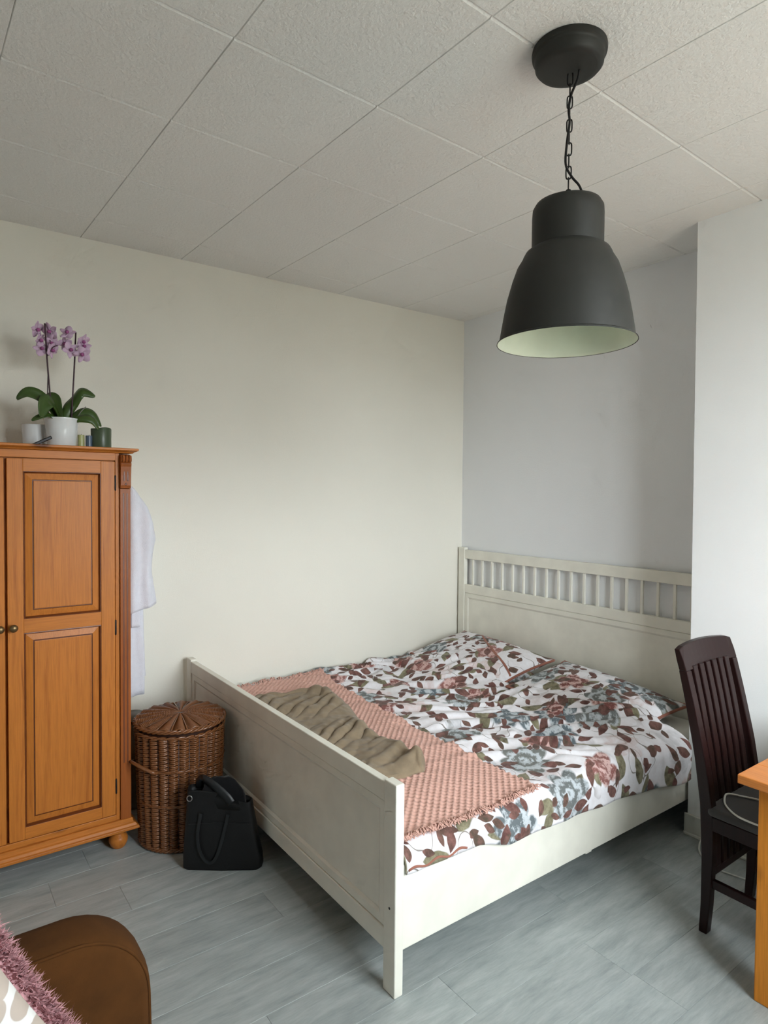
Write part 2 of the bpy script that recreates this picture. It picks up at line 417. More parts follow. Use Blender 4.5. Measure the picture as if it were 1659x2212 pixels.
obj('window_frame', V, F, 'white_gloss', win)
for a, b in ((WIN_Y0+0.06, ym-0.04), (ym+0.04, WIN_Y1-0.06)):
    box('pane', (XW+0.122, XW+0.128, a, b, WIN_Z0+0.06, WIN_Z1-0.06), 'glass', win, bevel=0)
box('window_sill', (XW-0.12, XW+0.10, WIN_Y0-0.05, WIN_Y1+0.05, WIN_Z0-0.04, WIN_Z0-0.002), 'white_gloss', win, 0.006)
# skirting
struct(box('baseboard_pier', (PX-0.008, XW-0.002, PY-0.014, PY-0.0005, 0, 0.098), 'skirt', bevel=0.003))
struct(box('trim_1', (PX-0.006, XW-0.002, PY-0.026, PY-0.0145, 0, 0.014), 'skirt', bevel=0.004))
V = [(xl(y)+dx, y, z) for y in (-0.002, YB+0.002) for dx in (0.0005, 0.014) for z in (0, 0.098)]
struct(obj('baseboard_left', V, [(0, 1, 3, 2), (4, 6, 7, 5), (0, 4, 5, 1), (2, 3, 7, 6), (0, 2, 6, 4), (1, 5, 7, 3)], 'skirt', bevel=0.003))

# floor: slab and vinyl planks
fl = struct(box('floor', (-0.3, XW+0.2, YB-0.1, 0.1, -0.08, -0.006), 'grout', bevel=0))
PWID, PLEN = 0.1905, 1.22
pm = None; k = 0
ncol = int((XW+0.4)/PWID)+1
starts = {4: -2.67, 3: -2.905, 6: -2.21}
for i in range(-1, ncol):
    x0 = 0.0395 + PWID*i                      # boundaries fall on 0.802, 0.992 ...
    st = starts.get(i, -2.6+0.41*((i*7) % 3)+0.13*((i*5) % 4)); st = st-PLEN*3
    for j in range(8):
        y0 = st+PLEN*j
        if y0 > 0.05 or y0+PLEN < YB: continue
        if pm is None:
            gp = 0.0003
            Vv, Ff = boxvf(gp, PWID-gp, gp, PLEN-gp, -0.006, 0)
            o = obj('plank', [(a+x0, b+y0, c) for a, b, c in Vv], Ff, 'floor', bevel=0.0007, segs=1, base=(x0, y0, 0)); pm = o
            o.parent = fl
        else:
            o = pm.copy(); C.objects.link(o); o.location = (x0, y0, 0)
# ceiling: slab and foam tiles
ce = struct(box('ceiling', (-0.35, XW+0.2, YB-0.1, 0.15, H+0.008, H+0.12), 'grout', bevel=0))
TS, TA, TB, PSI = 0.5144, 1.2554, -2.6011, 0.0278
tm = None
for i in range(-4, 8):
    for j in range(-6, 7):
        cx = TA+(i*TS)*math.cos(PSI)-(j*TS)*math.sin(PSI); cy = TB+(i*TS)*math.sin(PSI)+(j*TS)*math.cos(PSI)
        if cx < -0.62 or cx > XW+0.1 or cy < YB-0.45 or cy > 0.05: continue
        if tm is None:
            gp = 0.0002; t_ = 0.006
            # long chamfer on one edge, small eased edges elsewhere
            Vv = [(0.001, 0.0025, 0), (TS-0.0125, 0.0025, 0), (TS-0.0125, TS-0.0025, 0), (0.001, TS-0.0025, 0),
                  (gp, gp, t_*0.5), (TS-gp, gp, t_), (TS-gp, TS-gp, t_), (gp, TS-gp, t_*0.5),
                  (gp, gp, 0.008), (TS-gp, gp, 0.008), (TS-gp, TS-gp, 0.008), (gp, TS-gp, 0.008)]
            Ff = [(0, 1, 2, 3), (0, 4, 5, 1), (1, 5, 6, 2), (2, 6, 7, 3), (3, 7, 4, 0), (4, 8, 9, 5), (5, 9, 10, 6), (6, 10, 11, 7), (7, 11, 8, 4), (11, 10, 9, 8)]
            tm = obj('ceiling_tile', [(a+cx, b+cy, c+H) for a, b, c in Vv], Ff, 'tile', base=(cx, cy, H)); o = tm
            o.parent = ce
        else:
            o = tm.copy(); C.objects.link(o); o.location = (cx, cy, H)
        o.rotation_euler = (0, 0, PSI)

# ------------------------------------------------------------------ bed
W, L, HF, HH = 1.94, 2.11, 0.697, 1.233
D = 0.035
bed = thing('double_bed', 'white painted double bed with panelled footboard and slatted headboard', 'bed', (W/2, -L/2, 0))
def frame_panel(parent, nm, x0, x1, yc, z0, z1, fy):
    # recessed panel with a raised inner field; fy = +1/-1 side that shows
    d = 0.010
    sgn = fy
    pan = box(nm, (x0, x1, yc-0.007, yc+0.007, z0, z1), 'white_gloss', parent, 0)
    e = 0.045
    yy = yc+sgn*0.007
    V = []
    for (a, h) in ((0.0, 0.0), (0.006, 0.006), (e-0.012, 0.006), (e, 0.0002)):
        V += [(x0+a, yy+sgn*h, z0+a), (x1-a, yy+sgn*h, z0+a), (x1-a, yy+sgn*h, z1-a), (x0+a, yy+sgn*h, z1-a)]
    F = [(r*4+k, r*4+(k+1) % 4, r*4+4+(k+1) % 4, r*4+4+k) for r in range(3) for k in range(4)]
    obj('panel_moulding', V, F, 'white_gloss', pan)
    return pan
# footboard
for x0 in (0.0, W-0.064):
    box('foot_post', (x0, x0+0.064, -L, -L+D, 0, HF), 'white_gloss', bed, 0.004)
box('foot_top_rail', (0.064, W-0.064, -L+0.003, -L+D-0.002, 0.622, 0.686), 'white_gloss', bed, 0.003)
box('foot_bottom_rail', (0.064, W-0.064, -L+0.003, -L+D-0.004, 0.132, 0.200), 'white_gloss', bed, 0.003)
frame_panel(bed, 'foot_panel', 0.062, W-0.062, -L+0.020, 0.198, 0.624, -1)
tube_bolt = lathe([(0.0, 0), (0.004, 0), (0.004, 0.0015), (0.0, 0.0015)], (0, 0, 0), 12)
obj('bolt', *xf(tube_bolt, Matrix.Translation((W-0.030, -L, 0.285)) @ Matrix.Rotation(PI/2, 4, 'X')), 'iron', bed)
# headboard
for x0 in (0.0, W-0.064):
    box('head_post', (x0, x0+0.064, -D-0.002, -0.002, 0, HH), 'white_gloss', bed, 0.004)
box('head_top_rail', (0.064, W-0.064, -D+0.001, -0.004, 1.151, 1.217), 'white_gloss', bed, 0.003)
box('head_middle_rail', (0.064, W-0.064, -D+0.001, -0.004, 0.897, 0.960), 'white_gloss', bed, 0.003)
box('head_bottom_rail', (0.064, W-0.064, -D+0.001, -0.004, 0.20, 0.28), 'white_gloss', bed, 0.003)
frame_panel(bed, 'head_panel', 0.062, W-0.062, -0.018, 0.278, 0.899, -1)
sl = None
for i in range(18):
    x = 0.1382+0.0971*i
    if sl is None: sl = box('slat', (x-0.008, x+0.008, -0.026, -0.012, 0.958, 1.153), 'white_gloss', bed, 0.002)
    else:
        o = sl.copy(); C.objects.link(o); o.location = sl.location + Vector((0.0971*i, 0, 0))
for x0 in (0.006, W-0.034):
    box('side_rail', (x0, x0+0.028, -L+D, -D-0.002, 0.1445, 0.425), 'white_gloss', bed, 0.003)
box('rail_bracket', (W-0.030, W-0.012, -1.10, -1.06, 0.134, 0.1445), 'white_gloss', bed, 0.002)
box('slat_base', (0.034, W-0.034, -L+D+0.001, -D-0.004, 0.22, 0.245), 'white_gloss', bed, 0.002)

# mattress
def pill(x0, x1, y0, y1, z0, z1, r, n=5):
    # rounded box as loft in z
    secs = []
    def ring(ins, z):
        pts = []
        for cx, cy, a0 in ((x1-r, y1-r, 0), (x0+r, y1-r, 90), (x0+r, y0+r, 180), (x1-r, y0+r, 270)):
            for k in range(n+1):
                a = math.radians(a0+90*k/n); rr = r-ins
                pts.append((cx+rr*math.cos(a), cy+rr*math.sin(a), z))
        return pts
    rz = min(r, (z1-z0)/2)*0.8
    for k in range(n+1):
        a = PI/2*k/n; secs.append(ring(rz*(1-math.sin(a)), z0+rz*(1-math.cos(a))))
    for k in range(n+1):
        a = PI/2*k/n; secs.append(ring(rz*(1-math.cos(a)), z1-rz*(1-math.sin(a))))
    return loft(secs)
mt = thing('mattress', 'mattress in a plain white fitted sheet on the bed, showing at the head corner', 'mattress', (W/2, -L/2, 0.245))
obj('sheet', *pill(0.035, W-0.036, -L+D+0.012, -D-0.006, 0.246, 0.452, 0.05), 'sheet', mt, smooth=True)

# bedding height field
def bed_h(x, y):
    h = 0.470 + 0.013*ns(x*1.9, y*1.9, 1.3) + 0.006*ns(x*5, y*5, 4.1)
    al = 0.6*x+0.8*y; ac = 0.8*x-0.6*y
    k = sm(-1.55, -1.15, y)*0.9+0.22
    rd = ns(al*2.1+0.8*ns(x*2, y*2, 3), ac*9.0+1.6*ns(x*2.3, y*2.3, 7), 2.0)
    h += k*0.026*(1-abs(rd)*2.4)*0.9
    rd2 = ns(al*3.5, ac*20.0+2*ns(x*3, y*3, 8), 5.0)
    h += k*0.014*rd2
    # pulled up over the pillows
    bump = 0.075*math.exp(-((x-0.50)/0.42)**4)+0.075*math.exp(-((x-1.42)/0.40)**4)
    h += bump*sm(-0.86, -0.42, y)
    # valley between the two sleepers
    h -= 0.018*math.exp(-((x-0.97)/0.10)**2)*sm(-1.2, -0.7, y)
    return h if h > 0.468 else 0.468-0.006*(1-math.exp((h-0.468)/0.006))
EDGE = [(-2.09, 0.410), (-1.82, 0.402), (-1.735, 0.388), (-1.59, 0.346), (-1.21, 0.335), (-0.68, 0.305), (-0.5, 0.295), (-0.36, 0.30)]
XT = 1.865; RR = 0.075
def duvet_pt(s, y):
    """s = arc length across the bed from the wall side"""
    h = bed_h(min(s, XT), y)
    bulge = 0.055*math.exp(-((y+0.44)/0.20)**2)+0.004*ns(y*9, 2.2, 0)
    if s <= XT: return (s, y, h)
    arc = RR*PI/2
    t = s-XT
    if t <= arc:
        a = t/RR; return (XT+RR*math.sin(a)*(1+bulge/RR*sm(0, 1.2, a)), y, h-RR*(1-math.cos(a)))
    d = t-arc
    return (XT+RR+bulge+0.004*math.sin(y*23)+0.003, y, h-RR-d)
NU, NV = 210, 230
V, UVs = [], []
for i in range(NU):
    for j in range(NV):
        v = j/(NV-1); u = i/(NU-1)
        yh = -0.345 - 0.03*math.sin(u*9)+0.02*ns(u*6, 1.0)
        yh -= 0.05*sm(0.86, 1.0, u)
        yh += 0.10*math.exp(-((u*2.1-0.98)/0.12)**2)
        y = lerp(-L+D+0.006, yh, v)
        hx = bed_h(XT, y)
        drop = max(0.0, hx-RR-interp(y, EDGE))
        smax = XT+RR*PI/2+drop
        # finer sampling is not needed at the side; linear in arc length
        s = lerp(0.004, smax, u)
        s0 = s + 0.0
        V.append(duvet_pt(s, y)); UVs.append((s0, y))
F = [(i*NV+j, (i+1)*NV+j, (i+1)*NV+j+1, i*NV+j+1) for i in range(NU-1) for j in range(NV-1)]
dv = thing('duvet', 'crumpled floral duvet in rust, olive and slate flowers spread over the bed', 'duvet', (1.0, -1.2, 0.45))
obj('duvet_cover', V, F, 'floral', dv, smooth=True, uv=UVs, solid=0.006)
pts = []
for k in range(24):
    y = -2.06+0.26*k/23
    q = V[(NU-1)*NV+min(range(NV), key=lambda j: abs(V[(NU-1)*NV+j][1]-y))]
    pts.append((q[0]+0.004, y, q[2]+0.012+0.006*math.sin(k*0.7)))
obj('hem_piping', *tube(pts, 0.0045, 6), 'piping', dv, smooth=True)

def pillow(name, label, c, sx, sy, T, rot, tilt, tiltx=0.0, uvo=(0, 0), ear=0.0, mat='floral2', pipe=True, parent=None):
    Mx = Matrix.Translation(c) @ Matrix.Rotation(rot, 4, 'Z') @ Matrix.Rotation(tilt, 4, 'X') @ Matrix.Rotation(tiltx, 4, 'Y')
    n = 44; V, UV, F = [], [], []
    def pt(a, b, side):
        pin = 1-0.07*(1-abs(b)**2.0)*abs(a)**4; pin2 = 1-0.09*(1-abs(a)**2.0)*abs(b)**4
        x = a*sx/2*pin; y = b*sy/2*pin2
        f = max(0, (1-abs(a)**2.6))**0.62*max(0, (1-abs(b)**2.6))**0.62
        w = 0.010*ns(a*3+c[0]*5, b*3, side)*f + 0.006*ns(a*9, b*9+c[0], side*3)*f*1.2
        return (x, y, side*(T/2*f+0.004)+w)
    for side in (1, -1):
        for i in range(n+1):
            for j in range(n+1):
                a, b = -1+2*i/n, -1+2*j/n
                p = pt(a, b, side); V.append(Mx @ Vector(p)); UV.append((p[0]+uvo[0], p[1]+uvo[1]))
    N = (n+1)**2
    for sd in range(2):
        for i in range(n):
            for j in range(n):
                q = [i*(n+1)+j, (i+1)*(n+1)+j, (i+1)*(n+1)+j+1, i*(n+1)+j+1]
                F.append(tuple(sd*N+k for k in (q if sd == 0 else q[::-1])))
    loop = [i*(n+1) for i in range(n+1)]+[n*(n+1)+j for j in range(1, n+1)]+[i*(n+1)+n for i in range(n-1, -1, -1)]+[j for j in range(n-1, 0, -1)]
    for k in range(len(loop)):
        a, b = loop[k], loop[(k+1) % len(loop)]
        F.append((a, b, b+N, a+N))
    o = parent or thing(name, label, 'pillow' if pipe else 'cushion', tuple(c), 'pillows at the head of the bed' if pipe else None)
    obj('pillow_case' if pipe else 'cushion_cover', V, F, mat, o, smooth=True, uv=UV)
    if pipe:
        lp = [(V[k]+V[k+N])/2 for k in loop]
        obj('piping', *tube(lp, 0.008, 6, closed=True), 'piping', o, smooth=True)
    return o, Mx, pt
pw, PMx, ppt = pillow('pillow', 'floral pillow with rust piping by the long wall, left of the two', Vector((0.50, -0.31, 0.545)), 0.86, 0.50, 0.17, -0.05, 0.20, 0.03, (0.3, 0.2))
V, F = [], []
for k in range(25):
    t = k/24; a0_, b0_ = lerp(-0.30, 0.985, t), lerp(0.62, -0.42, t)-0.10*math.sin(PI*t)
    for da in (-0.034, 0.034): V.append(PMx @ (Vector(ppt(a0_, b0_+da, 1))+Vector((0, 0, 0.0025))))
F = [(2*k, 2*k+1, 2*k+3, 2*k+2) for k in range(24)]
obj('trim_band', V, F, 'piping', pw, smooth=True)
pillow('pillow', 'floral pillow with rust piping nearest the chair, right of the two', Vector((1.40, -0.33, 0.522)), 0.82, 0.50, 0.16, -0.06, 0.16, 0.06, (2.1, 1.4))

# waffle throw
tw = thing('throw', 'blush pink waffle throw with frayed fringe across the foot of the bed', 'throw', (0.95, -1.7, 0.48))
def throw_y1(x): return interp(x, [(0, -1.245), (0.25, -1.30), (0.6, -1.345), (1.1, -1.362), (1.9, -1.385)]) + 0.012*ns(x*4, 0.3)
PITCH = 0.034
tx0, tx1, ty0 = 0.05, 1.885, -L+D+0.012
nu, nv = 600, 240
def throw_pt(u, v, z=0.0):
    x = lerp(tx0+0.02*ns(v*3, 5.5), tx1+0.015*ns(v*4, 8.8), u); y = lerp(ty0, throw_y1(x), v)
    a = ((x+y)/PITCH) % 1-0.5; b = ((x-y)/PITCH) % 1-0.5
    wv = min(1.0, math.hypot(a, b)*1.75)
    hh = 0.0085*wv**1.5
    crease = 0.012*math.exp(-((0.35*x+y+1.62+0.05*math.sin(x*4))/0.03)**2)*sm(0.2, 0.5, x)*(1-sm(1.0, 1.4, x))
    crease += 0.02*math.exp(-((x-0.42-0.25*(y+1.4))/0.045)**2)*(1-sm(-1.75, -1.5, -abs(y+1.35)-1.35+0))*1.0
    px, py, pz = duvet_pt(x, y)
    return (px, py, pz+0.0085+hh+crease+z)
V, F = grid(nu, nv, throw_pt)
obj('throw_cloth', V, F, 'pink', tw, smooth=True)
# fringe: frayed loops along the two short ends and the head edge corner
parts = []
def tuft(p, d, w):
    d = Vector(d).normalized(); s = Vector((d.y, -d.x, 0)); q = Vector(p)
    a = random.uniform(0.012, 0.03); h = random.uniform(0.004, 0.014)
    pts = [q, q+d*a*0.5+Vector((0, 0, h))+s*random.uniform(-w, w), q+d*a+s*random.uniform(-w, w)+Vector((0, 0, h*0.1))]
    parts.append(tube(spline(pts, 3), [0.0022]*7, 4))
for k in range(420):
    v = random.random()
    p = throw_pt(1.0, v); tuft(p, (1, random.uniform(-0.8, 0.8), 0), 0.012)
    if k % 2 == 0: p = throw_pt(0.0, v); tuft(p, (-1, random.uniform(-0.8, 0.8), 0), 0.010)
V, F = joinvf(parts)
tag(obj('fringe', V, F, 'pink', tw, smooth=True), kind='stuff')

# taupe blanket bunched behind the footboard
bl = thing('blanket', 'taupe fleece blanket bunched on the pink throw behind the footboard', 'blanket', (0.95, -1.75, 0.49))
TOP = [(0.30, -1.84), (0.38, -1.66), (0.43, -1.50), (0.50, -1.455), (0.62, -1.463), (0.93, -1.56), (1.08, -1.602), (1.26, -1.60), (1.40, -1.606), (1.49, -1.622), (1.545, -1.67)]
BOT = [(0.30, -2.0), (0.9, -2.04), (1.30, -2.02), (1.45, -1.93), (1.515, -1.85), (1.545, -1.74)]
def blanket_pt(u, v):
    x = lerp(0.30, 1.545, u)
    y = lerp(interp(x, BOT), interp(x, TOP), v)
    y += 0.012*ns(x*9, v*2, 3.3)*v
    e = min(1.0, min(u, 1-u)*16)*min(1.0, min(v, 1-v)*9); e = e**0.5
    ph = 0.85*x+0.53*y+0.11*ns(x*2.6, y*2.6, 1.0)+0.02*ns(x*8, y*8, 2)
    cyc = math.sin(ph*46); fold = 1-abs(cyc)**0.7
    amp = 1.5*max(0.0, 0.42+0.9*ns(x*4.2+2, y*4.0, 9.0))
    wk = 0.024*(1-fold)*amp*(1-0.8*sm(1.02, 1.25, x))*(0.35+0.65*sm(-2.0, -1.75, y))
    wk += 0.020*abs(ns(x*4.3, y*4.3, 6.1))+0.007*ns(x*16, y*16, 6.6)+0.004*ns(x*34, y*34, 1.6)
    roll = 0.030*math.exp(-((v-0.93)/0.07)**2)*(0.4+0.6*sm(1.25, 1.5, x)+0.8*math.exp(-((x-0.5)/0.09)**2))
    roll += 0.034*math.exp(-((u-0.955)/0.03)**2)*sm(0.2, 0.8, v)+0.018*math.exp(-((x-1.40+0.5*(v-0.5)*0.25)/0.03)**2)
    base = bed_h(x, y)+0.012
    return (x, y, base+e*(0.014+wk+roll))
V, F = grid(240, 110, blanket_pt)
obj('blanket_cloth', V, F, 'taupe', bl, smooth=True, solid=0.008)

# ------------------------------------------------------------------ wardrobe
wx1 = 0.535; yR, yS, yL = -2.553, -3.040, -3.527
wd = thing('wardrobe', 'honey pine two door wardrobe with carved corner pilasters and bun feet', 'wardrobe', (0.25, yS, 0))
box('carcass', (-0.045, wx1-0.024, yL+0.004, yR-0.004, 0.16, 1.79), 'pine', wd, 0.003)
box('frieze', (wx1-0.024, wx1-0.004, yL+0.062, yR-0.062, 1.764, 1.798), 'pine_h', wd, 0.002)
def moulded_slab(nm, prof, mat):
    # prof: list of (outset, z) ; a slab with moulded front and side edges
    V, F = [], []
    for o_, z in prof:
        V += [(-0.05, yL-o_, z), (wx1+o_, yL-o_, z), (wx1+o_, yR+o_, z), (-0.05, yR+o_, z)]
    m = len(prof)
    for j in range(m-1):
        for k in range(4): F.append((j*4+k, j*4+(k+1) % 4, j*4+4+(k+1) % 4, j*4+4+k))
    F.append((3, 2, 1, 0)); F.append(tuple((m-1)*4+k for k in range(4)))
    return obj(nm, V, F, mat, wd, bevel=0.0015, segs=1)
moulded_slab('cornice', [(0.000, 1.797), (0.010, 1.798), (0.014, 1.803), (0.024, 1.807), (0.030, 1.810), (0.030, 1.818), (0.028, 1.820)], 'pine_h')
moulded_slab('plinth', [(0.026, 0.094), (0.030, 0.097), (0.030, 0.107), (0.022, 0.111), (0.016, 0.121), (0.008, 0.124), (0.006, 0.140), (0.0, 0.142)], 'pine_h')
box('bottom_rail', (wx1-0.024, wx1-0.003, yL+0.062, yR-0.062, 0.142, 0.168), 'pine_h', wd, 0.002)
foot_prof = [(0.0, 0.0), (0.024, 0.0), (0.032, 0.008), (0.040, 0.026), (0.041, 0.040), (0.036, 0.054), (0.026, 0.062), (0.025, 0.066), (0.029, 0.070), (0.029, 0.075), (0.024, 0.079), (0.027, 0.086), (0.036, 0.092), (0.036, 0.0938), (0.0, 0.0938)]
for fx in (0.03, 0.492):
    for fy in (yL+0.05, yR-0.045):
        obj('bun_foot', *lathe(foot_prof, (fx, fy, 0), 28), 'pine', wd, smooth=True, auto=0.7)
# corner pilasters with fluting and a scrolled corbel
def pilaster(y0, y1):
    p = box('pilaster', (wx1-0.022, wx1+0.004, y0, y1, 0.142, 1.640), 'pine_mid', wd, 0.002)
    w = y1-y0
    for t in (0.33, 0.67):
        yc = y0+w*t
        box('flute', (wx1+0.0025, wx1+0.0046, yc-0.0035, yc+0.0035, 0.40, 1.62), 'pine_dark', p, 0.001)
    # corbel block: profile in x,z extruded in y
    prof = [(wx1-0.02, 1.640), (wx1+0.010, 1.642), (wx1+0.014, 1.655), (wx1+0.016, 1.70), (wx1+0.020, 1.738), (wx1+0.024, 1.752), (wx1+0.018, 1.757), (wx1+0.026, 1.762), (wx1+0.029, 1.774), (wx1+0.024, 1.788), (wx1-0.02, 1.794)]
    n = len(prof); V = [(x, y0, z) for x, z in prof]+[(x, y1, z) for x, z in prof]
    F = [tuple(range(n)), tuple(range(2*n-1, n-1, -1))]+[(i, (i+1) % n, n+(i+1) % n, n+i) for i in range(n)]
    cb = obj('corbel', V, F, 'pine_mid', wd, bevel=0.0015)
    for t in (0.33, 0.67):
        yc = y0+w*t
        box('flute', (wx1+0.0135, wx1+0.0178, yc-0.003, yc+0.003, 1.675, 1.728), 'pine_dark', cb, 0.001)
    obj('rosette', *xf(lathe([(0, 0), (0.0055, 0), (0.0055, 0.002), (0.003, 0.004), (0, 0.004)], (0, 0, 0), 14), Matrix.Translation((wx1+0.0125, (y0+y1)/2, 1.660)) @ Matrix.Rotation(PI/2, 4, 'Y')), 'pine_dark', cb)
    for t in (0.2, 0.5, 0.8):
        pts = [(wx1+0.024, y0+w*t, 1.760), (wx1+0.031, y0+w*t, 1.772), (wx1+0.026, y0+w*t, 1.787)]
        obj('scroll', *tube(spline(pts, 4), 0.005, 6), 'pine_mid', cb, smooth=True)
pilaster(yR-0.045, yR); pilaster(yL, yL+0.045)
box('corner_stile', (wx1-0.024, wx1-0.008, yR-0.062, yR-0.0452, 0.142, 1.797), 'pine', wd, 0.001)
box('corner_stile', (wx1-0.024, wx1-0.008, yL+0.0452, yL+0.062, 0.142, 1.797), 'pine', wd, 0.001)
def raised_panel(door, y0, y1, z0, z1):
    # dark bead at the frame, sloping field, dark groove, flat raised centre
    x = wx1-0.010
    def ringsurf(nm, rings, mat, cap=False):
        V = []
        for a, h in rings:
            V += [(x+h, y0+a, z0+a), (x+h, y1-a, z0+a), (x+h, y1-a, z1-a), (x+h, y0+a, z1-a)]
        F = [(r*4+k, r*4+(k+1) % 4, r*4+4+(k+1) % 4, r*4+4+k) for r in range(len(rings)-1) for k in range(4)]
        if cap: F.append(tuple((len(rings)-1)*4+k for k in range(4)))
        return V, F
    o = obj('panel', *ringsurf('f', [(0.0085, -0.004), (0.034, 0.0015)], 'pine'), 'pine', door)
    obj('bead', *ringsurf('b', [(0.0, 0.009), (0.003, 0.0095), (0.0055, 0.004), (0.0085, -0.004)], 'pine_dark'), 'pine_dark', o)
    obj('groove', *ringsurf('g', [(0.034, 0.0015), (0.0355, -0.001), (0.038, -0.001), (0.039, 0.003)], 'pine_dark'), 'pine_dark', o)
    obj('field', *ringsurf('c', [(0.039, 0.003), (0.041, 0.0035)], 'pine', True), 'pine', o)
def door(y0, y1, knob_y, hinge_y):
    d = bpy.data.objects.new('door', None); C.objects.link(d); d.parent = wd; d.location = (0, 0, 0); ORG[d.name] = ORG[wd.name]
    z0, z1 = 0.172, 1.760; sw = 0.0585; xa, xb = wx1-0.022, wx1
    za, zb, zc, zd = 0.222, 1.038, 1.096, 1.708
    for a, b in ((y0, y0+sw), (y1-sw, y1)): box('stile', (xa, xb, a, b, z0, z1), 'pine', d, 0.002)
    for a, b in ((z0, za), (zb, zc), (zd, z1)): box('rail', (xa, xb-0.0005, y0+sw, y1-sw, a, b), 'pine_h', d, 0.001)
    raised_panel(d, y0+sw, y1-sw, za, zb); raised_panel(d, y0+sw, y1-sw, zc, zd)
    kp = [(0.0, 0.0), (0.011, 0.0), (0.010, 0.004), (0.006, 0.009), (0.007, 0.014), (0.014, 0.020), (0.016, 0.027), (0.013, 0.033), (0.006, 0.036), (0.0, 0.0365)]
    obj('knob', *xf(lathe(kp, (0, 0, 0), 24), Matrix.Translation((xb, knob_y, 1.066)) @ Matrix.Rotation(PI/2, 4, 'Y')), 'brass', d, smooth=True)
    for z in (1.665, 1.02, 0.30):
        obj('hinge', *lathe([(0, -0.034), (0.003, -0.034), (0.004, -0.030), (0.004, 0.030), (0.003, 0.034), (0, 0.034)], (xb-0.001, hinge_y, z), 10), 'iron', d, smooth=True)
door(yS+0.005, yR-0.0655, yS+0.024, yR-0.0638)
door(yL+0.0655, yS-0.005, yS-0.024, yL+0.0638)

# ------------------------------------------------------------------ things on the wardrobe
ZW = 1.820
def leaf_blade(base, pts, w, roll=0.0):
    # strap-shaped leaf following a spline, folded slightly along the midrib
    P = spline(pts, 7); n = len(P); V, F = [], []
    for i, p in enumerate(P):
        t = i/(n-1); ww = w*(math.sin(PI*min(1, (t*0.92+0.06)))**0.65)
        a = P[max(i-1, 0)]; b = P[min(i+1, n-1)]; d = (b-a).normalized()
        s = d.cross(Vector((0, 0, 1)))
        s = s.normalized() if s.length > 1e-4 else Vector((0, 1, 0))
        nn = s.cross(d)
        if nn.z < 0: nn = -nn
        s, nn = s*math.cos(roll)+nn*math.sin(roll), nn*math.cos(roll)-s*math.sin(roll)
        for k, (q, h) in enumerate(((-1, 0.18), (-0.5, 0.06), (0, 0), (0.5, 0.06), (1, 0.18))):
            V.append(p+s*ww*q/2+nn*ww*h)
    for i in range(n-1):
        for k in range(4): F.append((i*5+k, i*5+5+k, i*5+6+k, i*5+1+k))
    return V, F
oc = (0.25, -2.783)
orch = thing('potted_orchid', 'two stemmed lilac orchid in a glossy white pot on the wardrobe', 'plant', (oc[0], oc[1], ZW))
pot = [(0.0, 0.0), (0.056, 0.0), (0.058, 0.004), (0.066, 0.08), (0.072, 0.136), (0.074, 0.140), (0.073, 0.143), (0.069, 0.141), (0.066, 0.125), (0.0, 0.125)]
obj('pot', *lathe(pot, (oc[0], oc[1], ZW), 48), 'ceramic', orch, smooth=True, auto=0.9)
obj('soil', *lathe([(0.0655, 0.1255), (0.04, 0.133), (0.0, 0.135)], (oc[0], oc[1], ZW), 24), 'soil', orch, smooth=True)
X = oc[0]; bz = ZW+0.128
# viewing side is +x, leaves laid out mostly along y
LV = [
 ([(X+0.01, -2.80, bz), (X+0.03, -2.86, bz+0.085), (X+0.03, -2.92, bz+0.115), (X+0.01, -2.965, bz+0.085)], 0.062),
 ([(X+0.01, -2.79, bz), (X+0.06, -2.84, bz+0.075), (X+0.09, -2.87, bz+0.060), (X+0.11, -2.885, bz+0.005)], 0.066),
 ([(X, -2.775, bz), (X-0.01, -2.74, bz+0.09), (X+0.01, -2.70, bz+0.148), (X+0.02, -2.642, bz+0.128)], 0.062),
 ([(X, -2.785, bz), (X-0.03, -2.80, bz+0.10), (X-0.06, -2.83, bz+0.115), (X-0.09, -2.845, bz+0.09)], 0.046),
 ([(X, -2.76, bz), (X+0.01, -2.70, bz+0.055), (X+0.02, -2.65, bz+0.045), (X+0.02, -2.615, bz-0.012)], 0.044),
 ([(X+0.01, -2.77, bz), (X+0.05, -2.71, bz+0.020), (X+0.06, -2.66, bz+0.012), (X+0.06, -2.635, bz-0.03)], 0.044),
 ([(X+0.02, -2.80, bz), (X+0.06, -2.85, bz+0.02), (X+0.07, -2.89, bz+0.005), (X+0.07, -2.915, bz-0.01)], 0.026),
]
for p, w in LV: obj('leaf', *leaf_blade(None, p, w, 1.05 if p[-1][1] < p[0][1] else 2.05), 'leaf', orch, smooth=True, solid=0.002)
for nm, p, r in (('stem', [(X, -2.822, bz-0.01), (X, -2.830, bz+0.11), (X+0.005, -2.842, bz+0.27), (X+0.005, -2.851, bz+0.44)], 0.0035),
                 ('stem', [(X, -2.742, bz-0.01), (X, -2.737, bz+0.10), (X, -2.728, bz+0.26), (X+0.005, -2.722, bz+0.42)], 0.0035),
                 ('support_stick', [(X-0.004, -2.836, bz-0.01), (X-0.004, -2.840, bz+0.12), (X-0.002, -2.838, bz+0.21)], 0.0022)):
    obj(nm, *tube(spline(p, 6), r, 8), 'stem', orch, smooth=True)
obj('flower_bud_stem', *tube(spline([(X, -2.840, bz+0.295), (X+0.01, -2.82, bz+0.335), (X+0.015, -2.80, bz+0.345)], 5), 0.0022, 6), 'stem', orch, smooth=True)
obj('aerial_root', *tube(spline([(X+0.02, -2.73, bz), (X+0.03, -2.71, bz+0.045), (X+0.03, -2.685, bz+0.075)], 5), 0.002, 6), 'grey_cloth', orch, smooth=True)
